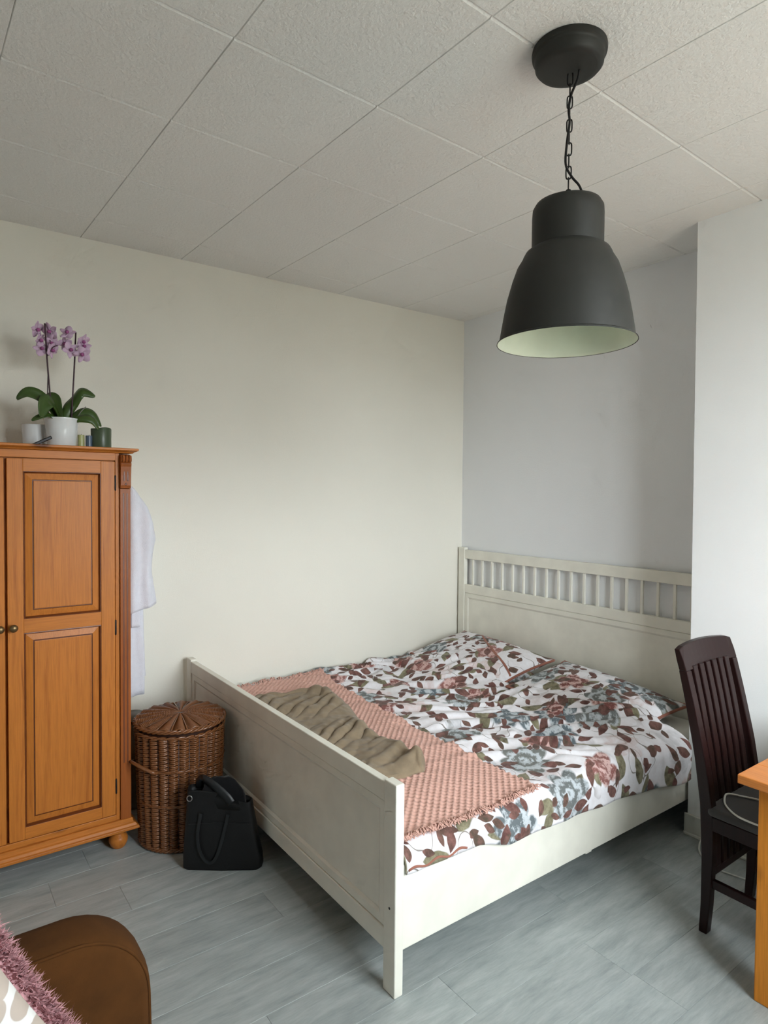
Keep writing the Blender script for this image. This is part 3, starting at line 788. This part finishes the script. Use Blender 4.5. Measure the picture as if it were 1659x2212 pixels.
def flower(c, nrm, R, roll):
    Z = Vector(nrm).normalized(); A = Z.cross(Vector((0, 0, 1))).normalized(); B = Z.cross(A)
    parts = []
    for k in range(5):
        a = roll+2*PI*k/5+PI/2; w = R*(0.95 if k in (1, 4) else 0.6); d = A*math.cos(a)+B*math.sin(a); s = Z.cross(d)
        Vv, Ff = [], []
        for i in range(6):
            t = i/5; ww = w*math.sin(PI*min(1, t*0.9+0.08))**0.7
            for q in (-1, 0, 1): Vv.append(Vector(c)+d*R*t+s*ww*q*0.5+Z*(0.004*(1-t)+R*0.25*t*t*(0.6+0.4*abs(q))))
        for i in range(5):
            for q in range(2): Ff.append((i*3+q, i*3+3+q, i*3+4+q, i*3+1+q))
        parts.append((Vv, Ff))
    f = obj('flower', *joinvf(parts), 'petal', orch, smooth=True, solid=0.0008)
    obj('lip', *xf(lathe([(0, 0), (0.005, 0.002), (0.009, 0.008), (0.006, 0.016), (0, 0.018)], (0, 0, 0), 10), Matrix.Translation(Vector(c)+Z*0.004) @ Z.to_track_quat('Z', 'Y').to_matrix().to_4x4()), 'petal_deep', f, smooth=True)
for i, (y, z) in enumerate(((-2.885, 2.362), (-2.825, 2.358), (-2.875, 2.315), (-2.818, 2.308), (-2.862, 2.272), (-2.828, 2.272),
                            (-2.760, 2.352), (-2.700, 2.330), (-2.765, 2.310), (-2.690, 2.300), (-2.750, 2.278), (-2.700, 2.262))):
    flower((X+random.uniform(-0.02, 0.045), y, z), (random.uniform(0.3, 1), random.uniform(-0.9, 0.9), random.uniform(-0.5, 0.3)), random.uniform(0.032, 0.042), random.uniform(0, 6))
# second pot, black pen, candles
tp = thing('plant_pot', 'small empty white pot half hidden behind the orchid pot', 'pot', (0.16, -2.885, ZW))
obj('pot_body', *lathe([(0, 0), (0.048, 0), (0.055, 0.11), (0.057, 0.114), (0.052, 0.114), (0.046, 0.01), (0, 0.01)], (0.15, -2.880, ZW), 36), 'ceramic', tp, smooth=True, auto=0.9)
sp = thing('black_stick', 'slim black stick leaning against the white orchid pot', 'stick', (0.36, -2.89, ZW))
Mx = Matrix.Translation((0.345, -2.880, ZW+0.026)) @ Matrix.Rotation(math.radians(28), 4, 'X')
obj('stick_body', *xf(boxvf(-0.009, 0.009, -0.045, 0.045, -0.007, 0.007), Mx), 'iron', sp, bevel=0.003)
def candle(nm, label, c, r, h, mat, wavy=0.0):
    o = thing(nm, label, 'candle', (c[0], c[1], ZW))
    n = 40; secs = []
    for rr, z in ((r*0.96, 0), (r, 0.004), (r*0.985, h*0.5), (r, h-0.003), (r*0.97, h), (r*0.86, h-0.002), (r*0.5, h-0.008), (0.002, h-0.010)):
        secs.append([(c[0]+rr*math.cos(2*PI*k/n), c[1]+rr*math.sin(2*PI*k/n), ZW+z+(wavy*math.sin(4*PI*k/n+0.8) if z > h*0.8 and rr > r*0.8 else 0)) for k in range(n)])
    obj('wax', *loft(secs), mat, o, smooth=True, auto=0.8)
    obj('wick', *tube([(c[0], c[1], ZW+h-0.012), (c[0]+0.002, c[1], ZW+h+0.004)], 0.0012, 6), 'iron', o)
candle('pillar_candle', 'thick olive green pillar candle near the wardrobe corner', (0.25, -2.612), 0.046, 0.108, 'green_wax', 0.004)
candle('small_candle', 'small straw yellow votive candle beside the orchid pot', (0.25, -2.700), 0.015, 0.072, 'yellow_wax')
candle('small_candle', 'small slate blue votive candle between yellow votive and green candle', (0.26, -2.668), 0.015, 0.070, 'blue_wax')

# ------------------------------------------------------------------ bathrobe on the wall
rb = thing('bathrobe', 'white terry bathrobe hanging on the wall beside the wardrobe', 'bathrobe', (0.03, -2.43, 0.55))
def drape(x0, x1, tab, z0f, nz=36, n=44, fold=0.008, seed=1.0):
    """closed sleeve of cloth; tab: z -> (ymin,ymax)"""
    secs = []
    for i in range(nz):
        t = i/(nz-1); s = []
        for k in range(n):
            a = 2*PI*k/n
            zlo = z0f(0.5-0.5*math.cos(a)); z = lerp(zlo, tab[-1][0], t)
            y0 = interp(z, [(q[0], q[1]) for q in tab]); y1 = interp(z, [(q[0], q[2]) for q in tab])
            yc, hw = (y0+y1)/2, (y1-y0)/2; hx = (x1-x0)/2
            y = yc-hw*math.cos(a); sgn = math.sin(a)
            x = (x0+x1)/2 + hx*(abs(sgn)**0.7)*(1 if sgn > 0 else -1)
            if sgn > 0: x += fold*math.sin((y*78+seed*3)+1.5*ns(z*3, seed)) + fold*ns(y*30, z*5, seed)
            s.append((x, y, z))
        secs.append(s)
    return loft(secs)
obj('robe_body', *drape(0.000, 0.066, [(0.55, -2.535, -2.355), (0.70, -2.53, -2.352), (1.1, -2.52, -2.362), (1.45, -2.51, -2.375), (1.60, -2.49, -2.41), (1.66, -2.475, -2.44)], lambda q: 0.553-0.006*q), 'robe', rb, smooth=True)
obj('robe_under_layer', *drape(-0.030, 0.006, [(0.60, -2.45, -2.330), (0.8, -2.45, -2.342), (1.2, -2.45, -2.345), (1.4, -2.46, -2.38)], lambda q: 0.60+0.03*q, 24, seed=2.0), 'robe', rb, smooth=True)
obj('robe_sleeve', *drape(0.045, 0.135, [(0.99, -2.47, -2.306), (1.06, -2.47, -2.306), (1.22, -2.46, -2.332), (1.30, -2.46, -2.325), (1.38, -2.46, -2.306), (1.46, -2.465, -2.322), (1.54, -2.47, -2.35), (1.62, -2.47, -2.40), (1.655, -2.465, -2.435)], lambda q: 0.992+0.045*q, seed=3.0), 'robe', rb, smooth=True)
obj('robe_pocket_flap', *drape(0.070, 0.084, [(0.915, -2.43, -2.385), (1.05, -2.43, -2.385)], lambda q: 0.915, 8, 24, 0.002), 'robe', rb, smooth=True)
obj('hanging_loop', *tube(spline([(0.01, -2.46, 1.64), (-0.02, -2.46, 1.70), (-0.03, -2.458, 1.72), (-0.02, -2.452, 1.70), (0.01, -2.45, 1.64)], 5), 0.003, 6), 'robe', rb, smooth=True)
hk = thing('wall_hook', 'small steel coat hook holding the bathrobe on the wall', 'hook', (-0.055, -2.456, 1.70))
obj('hook_plate', *boxvf(xl(-2.456)+0.001, xl(-2.456)+0.006, -2.47, -2.442, 1.69, 1.76), 'steel', hk, bevel=0.002)
obj('hook_arm', *tube(spline([(xl(-2.456)+0.006, -2.456, 1.73), (-0.030, -2.456, 1.712), (-0.018, -2.456, 1.718), (-0.014, -2.456, 1.735)], 6), 0.004, 8), 'steel', hk, smooth=True)
# soft bag standing behind the basket
sk = thing('fabric_sack', 'crumpled grey fabric sack standing behind the wicker basket', 'sack', (0.10, -2.43, 0))
secs = []
for i in range(14):
    t = i/13; z = 0.47*t; rr = 1-0.25*t**2
    secs.append([(0.10+(0.085*rr*math.cos(a)+0.012*ns(math.cos(a)*2, math.sin(a)*2, z*9)), -2.435+(0.085*rr*math.sin(a)+0.012*ns(math.cos(a)*2, math.sin(a)*2, z*9+4)), z) for a in [2*PI*k/28 for k in range(28)]])
obj('sack_cloth', *loft(secs), 'grey_cloth', sk, smooth=True)
obj('sack_tie', *tube([(0.10+0.068*math.cos(2*PI*k/24), -2.435+0.068*math.sin(2*PI*k/24), 0.445) for k in range(24)], 0.006, 6, closed=True), 'black_soft', sk, smooth=True)

# ------------------------------------------------------------------ wicker basket
bc = (0.538, -2.328); RB, RT, HB = 0.183, 0.202, 0.545
bk = thing('laundry_basket', 'round brown wicker laundry basket with lid between wardrobe and bed', 'basket', (bc[0], bc[1], 0))
NS = 26
def Rz(z): return lerp(RB, RT, z/HB)
parts = []
nrow = 58
for rI in range(nrow):
    z = 0.012+(HB-0.03)*rI/(nrow-1); seg = NS*6; pts = []
    jit = random.uniform(-0.0008, 0.0008)
    for k in range(seg):
        a = 2*PI*k/seg
        bl_ = (0.5+0.5*math.cos(NS*a))
        r = Rz(z)-0.014+0.016*bl_**0.6+jit
        zz = z+0.0012*math.sin(NS*a*0.5+rI*PI)+0.0008*ns(a*5, rI)
        pts.append((bc[0]+r*math.cos(a), bc[1]+r*math.sin(a), zz))
    parts.append(tube(pts, 0.0046, 5, closed=True))
tag(obj('weave', *joinvf(parts), 'wicker', bk, smooth=True), kind='stuff')
obj('lining', *lathe([(0.0, 0.004), (RB-0.016, 0.004), (RT-0.018, HB-0.012)], (bc[0], bc[1], 0), 48), 'wicker_dark', bk, smooth=True)
stk = None
for k in range(NS):
    a = 2*PI*(k+0.5)/NS
    p0 = (bc[0]+(RB-0.012)*math.cos(a), bc[1]+(RB-0.012)*math.sin(a), 0.005); p1 = (bc[0]+(RT-0.012)*math.cos(a), bc[1]+(RT-0.012)*math.sin(a), HB-0.012)
    obj('stake', *tube([p0, p1], 0.0042, 6), 'wicker_dark', bk, smooth=True)
def braid(z, R, r=0.0055, strands=3, tw=34, amp=0.005, nm='braided_band', parent=None):
    ps = []
    for s in range(strands):
        pts = []
        for k in range(220):
            a = 2*PI*k/220; ph = tw*a/2+2*PI*s/strands
            rr = R+amp*math.cos(ph); zz = z+amp*math.sin(ph)
            pts.append((bc[0]+rr*math.cos(a), bc[1]+rr*math.sin(a), zz))
        ps.append(tube(pts, r, 5, closed=True))
    return obj(nm, *joinvf(ps), 'wicker', parent or bk, smooth=True)
braid(0.012, RB-0.002, nm='base_band'); braid(0.375, Rz(0.375)+0.002, 0.004, 2, 26, 0.003); braid(0.215, Rz(0.215)+0.001, 0.004, 2, 26, 0.003); braid(HB-0.016, RT-0.001, 0.005, 2, 30, 0.004)
lid = bpy.data.objects.new('lid', None); C.objects.link(lid); lid.parent = bk; ORG[lid.name] = ORG[bk.name]
NSP = 18; parts = []; RL = 0.206
def lidz(r): return HB+0.018+0.016*(1-(r/RL)**2)
for q in range(25):
    r0 = 0.022+(RL-0.030)*q/24; pts = []; seg = NSP*8
    for k in range(seg):
        a = 2*PI*k/seg
        pts.append((bc[0]+r0*math.cos(a), bc[1]+r0*math.sin(a), lidz(r0)+0.0075*math.cos(NSP*a)*min(1, r0/0.06)))
    parts.append(tube(pts, 0.0046, 5, closed=True))
tag(obj('lid_weave', *joinvf(parts), 'wicker', lid, smooth=True), kind='stuff')
for k in range(NSP):
    a = 2*PI*(k+0.5)/NSP
    obj('spoke', *tube([(bc[0]+r*math.cos(a), bc[1]+r*math.sin(a), lidz(r)+0.001) for r in (0.004, 0.05, 0.1, 0.15, 0.198)], 0.0036, 6), 'wicker', lid, smooth=True)
obj('lid_backing', *lathe([(0, HB+0.0255), (0.1, HB+0.021), (RL-0.008, HB+0.010), (RL-0.008, HB+0.006), (0, HB+0.006)], (bc[0], bc[1], 0), 40), 'wicker_dark', lid, smooth=True)
braid(HB+0.013, RL-0.003, 0.0052, 3, 30, 0.0055, 'lid_rim', lid)
# handle on the wardrobe side (arched cane)
a0, a1 = math.radians(254), math.radians(312); hp = []
for k in range(13):
    t = k/12; a = lerp(a0, a1, t); rr = Rz(0.38)+0.004+0.030*math.sin(PI*t)**0.6
    hp.append((bc[0]+rr*math.cos(a), bc[1]+rr*math.sin(a), 0.372+0.035*math.sin(PI*t)))
obj('handle', *tube(hp, 0.008, 8), 'wicker', bk, smooth=True)

# ------------------------------------------------------------------ black tote bag
P0, P1 = Vector((0.850, -2.428, 0)), Vector((1.046, -2.150, 0))
ax = (P1-P0).normalized(); dp = Vector((-ax.y, ax.x, 0)); LB = (P1-P0).length
tb = thing('tote_bag', 'slouchy black leather tote bag on the floor against the footboard', 'bag', tuple((P0+P1)/2))
def bag_sec(z, inset0, inset1, d, slump=0.0, n=40, grow=0.0):
    pts = []
    for k in range(n):
        a = 2*PI*k/n; c_, s_ = math.cos(a), math.sin(a)
        e = 0.30
        u = 0.5+0.5*(abs(c_)**e)*(1 if c_ > 0 else -1); v = 0.5+0.5*(abs(s_)**e)*(1 if s_ > 0 else -1)
        uu = lerp(inset0, LB-inset1, u); vv = lerp(0.004-grow, d, v)
        w = 0.005*ns(uu*9, z*9, v*2)
        zz = z - slump*sm(0.35, 1.0, u) + (0.012*ns(uu*8, v*3, 2) if slump else 0)
        pts.append(P0+ax*uu+dp*(vv+w)+Vector((0, 0, zz)))
    return pts
secs = [bag_sec(0.0, 0.010, 0.012, 0.076), bag_sec(0.008, 0.0, 0.0, 0.082), bag_sec(0.05, 0.0, 0.004, 0.084), bag_sec(0.12, 0.004, 0.020, 0.084, 0, grow=0.004), bag_sec(0.2, 0.010, 0.034, 0.082, 0, grow=0.004), bag_sec(0.27, 0.014, 0.044, 0.078, 0.01), bag_sec(0.345, 0.018, 0.048, 0.074, 0.055),
        bag_sec(0.350, 0.021, 0.051, 0.071, 0.055), bag_sec(0.32, 0.024, 0.054, 0.068, 0.05), bag_sec(0.27, 0.022, 0.05, 0.07, 0.02)]
obj('bag_body', *loft(secs), 'black', tb, smooth=True)
def on_front(u, z, off=0.006): return P0+ax*u+Vector((0, 0, z))-dp*off
obj('front_seam', *tube([on_front(u, 0.205+0.006*math.sin(u*9), 0.004) for u in [0.03+0.26*k/14 for k in range(15)]], 0.0018, 5), 'black_soft', tb, smooth=True)
def strapvf(pts, w, t=0.003, side=None):
    P = spline(pts, 6); V, F = [], []
    for i, p in enumerate(P):
        d = (P[min(i+1, len(P)-1)]-P[max(i-1, 0)]).normalized(); s = side or dp; wv = d.cross(s).normalized()
        for a, b in ((-1, -1), (1, -1), (1, 1), (-1, 1)): V.append(p+wv*w/2*a+Vector(s)*t/2*b)
    for i in range(len(P)-1):
        for k in range(4): F.append((i*4+k, i*4+(k+1) % 4, i*4+4+(k+1) % 4, i*4+4+k))
    F += [(3, 2, 1, 0), tuple(len(P)*4-4+k for k in range(4))]
    return V, F
obj('handle', *strapvf([on_front(0.085, 0.255, 0.009), on_front(0.072, 0.17, 0.010), on_front(0.078, 0.10, 0.010), on_front(0.105, 0.050, 0.010), on_front(0.135, 0.045, 0.010), on_front(0.160, 0.09, 0.010), on_front(0.182, 0.17, 0.010), on_front(0.200, 0.250, 0.009)], 0.013), 'strap', tb, smooth=False)
obj('handle', *strapvf([P0+ax*0.06+dp*0.066+Vector((0, 0, 0.330)), P0+ax*0.075+dp*0.040+Vector((0, 0, 0.385)), P0+ax*0.13+dp*0.012+Vector((0, 0, 0.372)), P0+ax*0.19-dp*0.004+Vector((0, 0, 0.330)), P0+ax*0.215-dp*0.008+Vector((0, 0, 0.300))], 0.034, 0.004), 'strap', tb, smooth=True)
secs = []
for i in range(9):
    t = i/8; z = 0.27+0.125*t; rr = math.cos(t*PI/2*0.93)**0.5
    secs.append([P0+ax*(0.165+(0.105*rr)*math.cos(a)+0.012*ns(math.cos(a)*2, math.sin(a)*2, z*12))+dp*(0.036+0.030*rr*math.sin(a))+Vector((0, 0, z+0.010*ns(math.cos(a)*3, math.sin(a)*3, t*3))) for a in [2*PI*k/30 for k in range(30)]])
obj('bag_contents', *loft(secs), 'black_soft', tb, smooth=True)
rc = P0+ax*0.035-dp*0.004+Vector((0, 0, 0.318))
obj('ring', *tube([rc+ax*0.011*math.cos(2*PI*k/20)+Vector((0, 0, 0.012*math.sin(2*PI*k/20))) for k in range(20)], 0.002, 6, closed=True), 'steel', tb, smooth=True)

# ------------------------------------------------------------------ dining chair
ch = thing('dining_chair', 'dark wood high back dining chair with vertical slats beside the pier', 'chair', (2.55, -0.79, 0))
PROF = [(1.056, 2.220), (0.958, 2.247), (0.84, 2.275), (0.658, 2.313), (0.482, 2.338), (0.285, 2.349), (0.109, 2.349), (0.0, 2.344)]
def px(z): return interp(z, sorted(PROF))
YA, YB2 = -0.985, -0.585
def stile(nm, y0, y1, za, zb, depth, back=0.0, n=18, mat='dark_wood', smooth=False, par=None):
    secs = []
    for i in range(n+1):
        z = lerp(za, zb, i/n); x = px(z)+back
        d = depth(z) if callable(depth) else depth
        secs.append([(x, y0, z), (x+d, y0, z), (x+d, y1, z), (x, y1, z)])
    return obj(nm, *loft(secs), mat, par or ch, bevel=0.004, smooth=smooth)
dep = lambda z: interp(z, [(0, 0.030), (0.40, 0.046), (0.5, 0.046), (1.05, 0.030)])
stile('rear_leg', YA, YA+0.036, 0.0, 0.9625, dep); stile('rear_leg', YB2-0.036, YB2, 0.0, 0.9625, dep)
# crest rail, gently arched
secs = []
for i in range(13):
    t = i/12; y = lerp(YA, YB2, t); bow = 0.014*math.sin(PI*t); zt = 1.050+0.010*math.sin(PI*t)-0.004
    r_ = 0.006 if i in (0, 12) else 0.0
    secs.append([(px(0.962)+0.002+0-bow, y, 0.962), (px(0.962)+0.032-bow, y, 0.962), (px(1.0)+0.030-bow, y, 1.0), (px(zt)+0.026-bow, y, zt-r_), (px(zt)+0.004-bow, y, zt-r_), (px(1.0)+0.001-bow, y, 1.0)])
obj('crest_rail', *loft(secs), 'dark_wood', ch, bevel=0.003)
nsl = 6; span = (YB2-0.036)-(YA+0.036); pitch = span/(nsl+1-0.35)
for i in range(nsl):
    yc = YA+0.036+pitch*(i+0.83)
    stile('back_slat', yc-0.0165, yc+0.0165, 0.235, 0.975, 0.026, 0.003)
stile('lower_back_rail', YA+0.036, YB2-0.036, 0.205, 0.240, 0.018, 0.008, 2)
box('seat_frame', (2.352, 2.775, YA+0.002, YB2-0.002, 0.395, 0.448), 'dark_wood', ch, 0.004)
obj('seat_pad', *pill(2.358, 2.790, YA-0.006, YB2+0.006, 0.449, 0.482, 0.03), 'seat_pad', ch, smooth=True)
for y in (YA+0.004, YB2-0.040): box('front_leg', (2.735, 2.771, y, y+0.036, 0, 0.396), 'dark_wood', ch, 0.003)
for y in (YA+0.010, YB2-0.030): box('side_stretcher', (2.372, 2.74, y, y+0.020, 0.178, 0.210), 'dark_wood', ch, 0.003)
box('front_stretcher', (2.56, 2.58, YA+0.03, YB2-0.03, 0.182, 0.206), 'dark_wood', ch, 0.003)
# cables
cb1 = thing('charging_cable', 'white charging cable looped on the dark chair seat', 'cable', (2.45, -0.8, 0.484))
zs = 0.4865
obj('cord', *tube(spline([(2.74, -0.955, zs), (2.65, -0.975, zs), (2.56, -0.984, zs), (2.515, -0.986, zs), (2.475, -0.980, zs), (2.437, -0.958, zs), (2.40, -0.920, zs), (2.376, -0.872, zs+0.002), (2.372, -0.848, zs+0.005), (2.382, -0.832, zs+0.005), (2.41, -0.812, zs+0.002), (2.45, -0.788, zs), (2.53, -0.765, zs), (2.64, -0.76, zs), (2.74, -0.77, zs)], 8), 0.0036, 8), 'cable', cb1, smooth=True)
adp = tag(obj('plug_adapter', *boxvf(2.62, 2.70, -0.845, -0.815, 0.4825, 0.505), 'iron', bevel=0.004, base=(2.66, -0.83, 0.4825)), 'small black plug adapter lying on the chair seat', 'adapter')
bagp = thing('plastic_sleeve', 'clear crumpled plastic sleeve at the back of the chair seat', 'packaging', (2.60, -0.70, 0.483))
V, F = grid(16, 10, lambda u, v: (2.53+0.16*u, -0.72+0.09*v, 0.486+0.014*abs(ns(u*5, v*5, 2))+0.006*u))
obj('sleeve_sheet', V, F, 'plastic', bagp, smooth=False, solid=0.001)
cb2 = thing('floor_cable', 'pale cable curling from the skirting onto the floor behind the chair', 'cable', (2.05, -0.42, 0.003))
obj('cord', *tube(spline([(2.30, -0.36, 0.16), (2.20, -0.375, 0.145), (2.12, -0.40, 0.11), (2.075, -0.425, 0.06), (2.07, -0.45, 0.018), (2.10, -0.485, 0.0045), (2.16, -0.53, 0.004), (2.26, -0.52, 0.004), (2.40, -0.47, 0.004)], 8), 0.0035, 8), 'cable', cb2, smooth=True)

# ------------------------------------------------------------------ pine table
tx, ty = 2.577, -1.222
tbq = thing('pine_table', 'honey pine table with square legs at the right edge of the room', 'table', (3.2, -0.8, 0))
nb = 6; wb = (-0.40-ty)/nb
for i in range(nb):
    box('board', (tx, 3.95, ty+wb*i, ty+wb*(i+1)-0.0006, 0.711, 0.740), 'table', tbq, 0.0025)
for lx in (2.618, 3.83):
    for ly in (-1.166, -0.525):
        box('leg', (lx, lx+0.078, ly, ly+0.078, 0, 0.711), 'table_leg', tbq, 0.004)
for y in (-1.150, -0.495): box('apron', (2.696, 3.83, y, y+0.022, 0.62, 0.711), 'table', tbq, 0.002)
for x in (2.640, 3.86): box('apron', (x, x+0.022, -1.088, -0.525, 0.62, 0.711), 'table', tbq, 0.002)

# ------------------------------------------------------------------ pendant lamp
lc = (2.303, -1.768)
lp = thing('pendant_lamp', 'dark grey bell shaped pendant lamp on a chain under the ceiling', 'lamp', (lc[0], lc[1], H))
outer = [(0.0, 2.4945), (0.078, 2.494), (0.094, 2.488), (0.102, 2.474), (0.1035, 2.455), (0.1035, 2.366), (0.104, 2.358), (0.122, 2.346), (0.128, 2.335), (0.1305, 2.328),
         (0.146, 2.302), (0.160, 2.262), (0.174, 2.212), (0.184, 2.160), (0.192, 2.112), (0.196, 2.088), (0.202, 2.084), (0.203, 2.080)]
inner = [(0.201, 2.081), (0.194, 2.089), (0.189, 2.112), (0.181, 2.160), (0.171, 2.212), (0.157, 2.262), (0.143, 2.300), (0.124, 2.332), (0.100, 2.350), (0.100, 2.470), (0.0, 2.488)]
sh = obj('lamp_shade', *lathe(outer, (lc[0], lc[1], 0), 72, caps=False), 'lamp', lp, smooth=True, auto=0.7)
obj('shade_lining', *lathe(inner, (lc[0], lc[1], 0), 72, caps=False), 'lamp_in', sh, smooth=True, auto=0.9)
obj('bulb', *lathe([(0, 2.30), (0.02, 2.305), (0.03, 2.325), (0.028, 2.35), (0.016, 2.375), (0.014, 2.40), (0.018, 2.402), (0.018, 2.45), (0, 2.45)], (lc[0], lc[1], 0), 20), 'lamp_in', sh, smooth=True)
cc = (2.312, -1.785)
can = [(0.106, H-0.0005), (0.107, H-0.008), (0.106, H-0.018), (0.101, H-0.021), (0.099, H-0.026), (0.097, H-0.046), (0.090, H-0.054), (0.075, H-0.057), (0.0, H-0.057)]
obj('ceiling_canopy', *lathe(can, (cc[0], cc[1], 0), 56), 'lamp', lp, smooth=True, auto=0.9)
zc0, zc1 = 2.497, H-0.055
nl = 11; pit = (zc1-zc0)/nl
for i in range(nl):
    zc = zc0+pit*(i+0.5); hl = pit*0.5+0.004-0.0025; wl = 0.0075; d = (Vector((0.8, 0.6, 0)) if i % 2 == 0 else Vector((-0.6, 0.8, 0)))
    pts = []
    for k in range(20):
        a = 2*PI*k/20; e = 0.55
        pts.append(Vector((lc[0], lc[1], zc))+d*wl*(abs(math.cos(a))**e)*(1 if math.cos(a) > 0 else -1)+Vector((0, 0, hl*(abs(math.sin(a))**e)*(1 if math.sin(a) > 0 else -1))))
    obj('chain_link', *tube(pts, 0.0021, 6, closed=True), 'iron', lp, smooth=True)
sd = Vector((0.593, 0.805, 0))
def cpt(o, z, f=0.012): return Vector((lc[0], lc[1], z))+sd*o+Vector((0.8, -0.59, 0))*f
obj('power_cord', *tube(spline([Vector((cc[0], cc[1], H-0.057))+sd*0.030, cpt(0.018, 2.845), cpt(0.000, 2.80), cpt(-0.006, 2.76), cpt(-0.003, 2.72), cpt(-0.010, 2.66), cpt(-0.012, 2.60), cpt(0.006, 2.565), cpt(0.028, 2.54), cpt(0.040, 2.51), cpt(0.040, 2.490)], 8), 0.0036, 8), 'iron', lp, smooth=True)

# ------------------------------------------------------------------ brown armless easy chair with cushions (corner of the frame)
ec = thing('easy_chair', 'brown suede armless easy chair cut by the lower left corner', 'armchair', (2.3, -3.33, 0))
yE, yW = -2.905, -3.78; ztop = 0.655
def rr_outline(ins, n=10):
    pts = []
    for (cy_, cz_, a0, r) in ((yE-0.17, ztop-0.17, 0, 0.17), (yW+0.17, ztop-0.17, 90, 0.17), (yW+0.03, 0.09, 180, 0.03), (yE-0.03, 0.09, 270, 0.03)):
        for k in range(n+1):
            a = math.radians(a0+90*k/n); pts.append((cy_+(r-ins)*math.cos(a), cz_+(r-ins)*math.sin(a)))
    return pts
secs = []
xb0, xb1, re = 1.935, 2.075, 0.028
for x, ins in ((xb0, re), (xb0+0.008, 0.012), (xb0+0.025, 0.003), (xb0+0.045, 0.0), (xb1-0.045, 0.0), (xb1-0.02, 0.004), (xb1-0.006, 0.014), (xb1, 0.03)):
    secs.append([(x+0.10*(0.4-z) if z < 0.4 else x-0.04*(z-0.4), y, z) for y, z in rr_outline(ins)])
obj('backrest', *loft(secs), 'suede', ec, smooth=True, auto=1.2)
obj('back_seam', *tube([(xb1-0.010+(0.10*(0.4-z) if z < 0.4 else -0.04*(z-0.4)), y, z) for y, z in rr_outline(0.010)], 0.004, 6, closed=True), 'suede', ec, smooth=True)
obj('seat_cushion', *pill(2.08, 2.72, yW, yE, 0.14, 0.30, 0.05), 'suede', ec, smooth=True)
for x in (2.02, 2.66):
    for y in (yW+0.08, yE-0.08): obj('foot', *lathe([(0, 0), (0.018, 0), (0.026, 0.142), (0, 0.142)], (x, y, 0), 16), 'dark_wood', ec, smooth=True, auto=0.7)
def cushion(nm, label, c, S_, T, rot_in, lean, mat, cat='cushion'):
    o = thing(nm, label, cat, tuple(c)); ORG[o.name] = Vector(c)
    # pillow() lies in XY; stand it up facing +x and spin it in its own plane
    n = 44; V, UV, F = [], [], []
    Mx = Matrix.Translation(c) @ Matrix.Rotation(lean, 4, 'Y') @ Matrix.Rotation(PI/2, 4, 'Y') @ Matrix.Rotation(rot_in, 4, 'Z')
    def pt(a, b, side):
        x = a*S_/2*(1-0.06*(1-b*b)*abs(a)**4); y = b*S_/2*(1-0.06*(1-a*a)*abs(b)**4)
        f = max(0, (1-abs(a)**3))**0.55*max(0, (1-abs(b)**3))**0.55
        return Vector((x, y, side*(T/2*f+0.003)+0.004*ns(a*4, b*4, side)*f))
    for side in (1, -1):
        for i in range(n+1):
            for j in range(n+1):
                p = pt(-1+2*i/n, -1+2*j/n, side); V.append(Mx @ p); UV.append((p.x, p.y))
    N = (n+1)**2
    for sd_ in range(2):
        for i in range(n):
            for j in range(n):
                q = [i*(n+1)+j, (i+1)*(n+1)+j, (i+1)*(n+1)+j+1, i*(n+1)+j+1]
                F.append(tuple(sd_*N+k for k in (q if sd_ == 0 else q[::-1])))
    loop = [i*(n+1) for i in range(n+1)]+[n*(n+1)+j for j in range(1, n+1)]+[i*(n+1)+n for i in range(n-1, -1, -1)]+[j for j in range(n-1, 0, -1)]
    for k in range(len(loop)):
        a, b = loop[k], loop[(k+1) % len(loop)]; F.append((a, b, b+N, a+N))
    obj('cushion_cover', V, F, mat, o, smooth=True, uv=UV)
    return o, Mx, pt
cushion('print_cushion', 'white cushion with beige quatrefoil print in front of the mauve cushion', Vector((2.235, -3.372, 0.600)), 0.45, 0.12, math.radians(29), math.radians(-8), 'quatrefoil')
fo, Mx, pt = cushion('fluffy_cushion', 'fluffy mauve pink cushion leaning on the brown chair back', Vector((2.130, -3.352, 0.592)), 0.43, 0.11, math.radians(27), math.radians(-8), 'fur')
V, F = [], []
for k in range(15000):
    a, b, side = random.uniform(-1, 1), random.uniform(-1, 1), random.choice((1, 1, -1))
    if random.random() < 0.45:
        if random.random() < 0.5: a = math.copysign(random.uniform(0.9, 1.0), a)
        else: b = math.copysign(random.uniform(0.9, 1.0), b)
    p = pt(a, b, side); nrm = Vector((a**5*0.9, b**5*0.9, side*0.55)).normalized()
    d = (nrm+Vector((random.uniform(-.6, .6), random.uniform(-.6, .6), random.uniform(-.3, .3)))).normalized()
    ln = random.uniform(0.012, 0.026); s = d.cross(Vector((random.random(), random.random(), random.random()))).normalized()*0.0016
    q = p+d*ln*0.55+Vector((0, 0, 0)); e = p+d*ln+Vector((random.uniform(-.006, .006), random.uniform(-.006, .006), 0))
    i0 = len(V); V += [Mx @ (p-s), Mx @ (p+s), Mx @ (q+s*0.8), Mx @ (q-s*0.8), Mx @ e]
    F += [(i0, i0+1, i0+2, i0+3), (i0+3, i0+2, i0+4)]
tag(obj('fur_pile', V, F, 'fur', fo), kind='stuff')
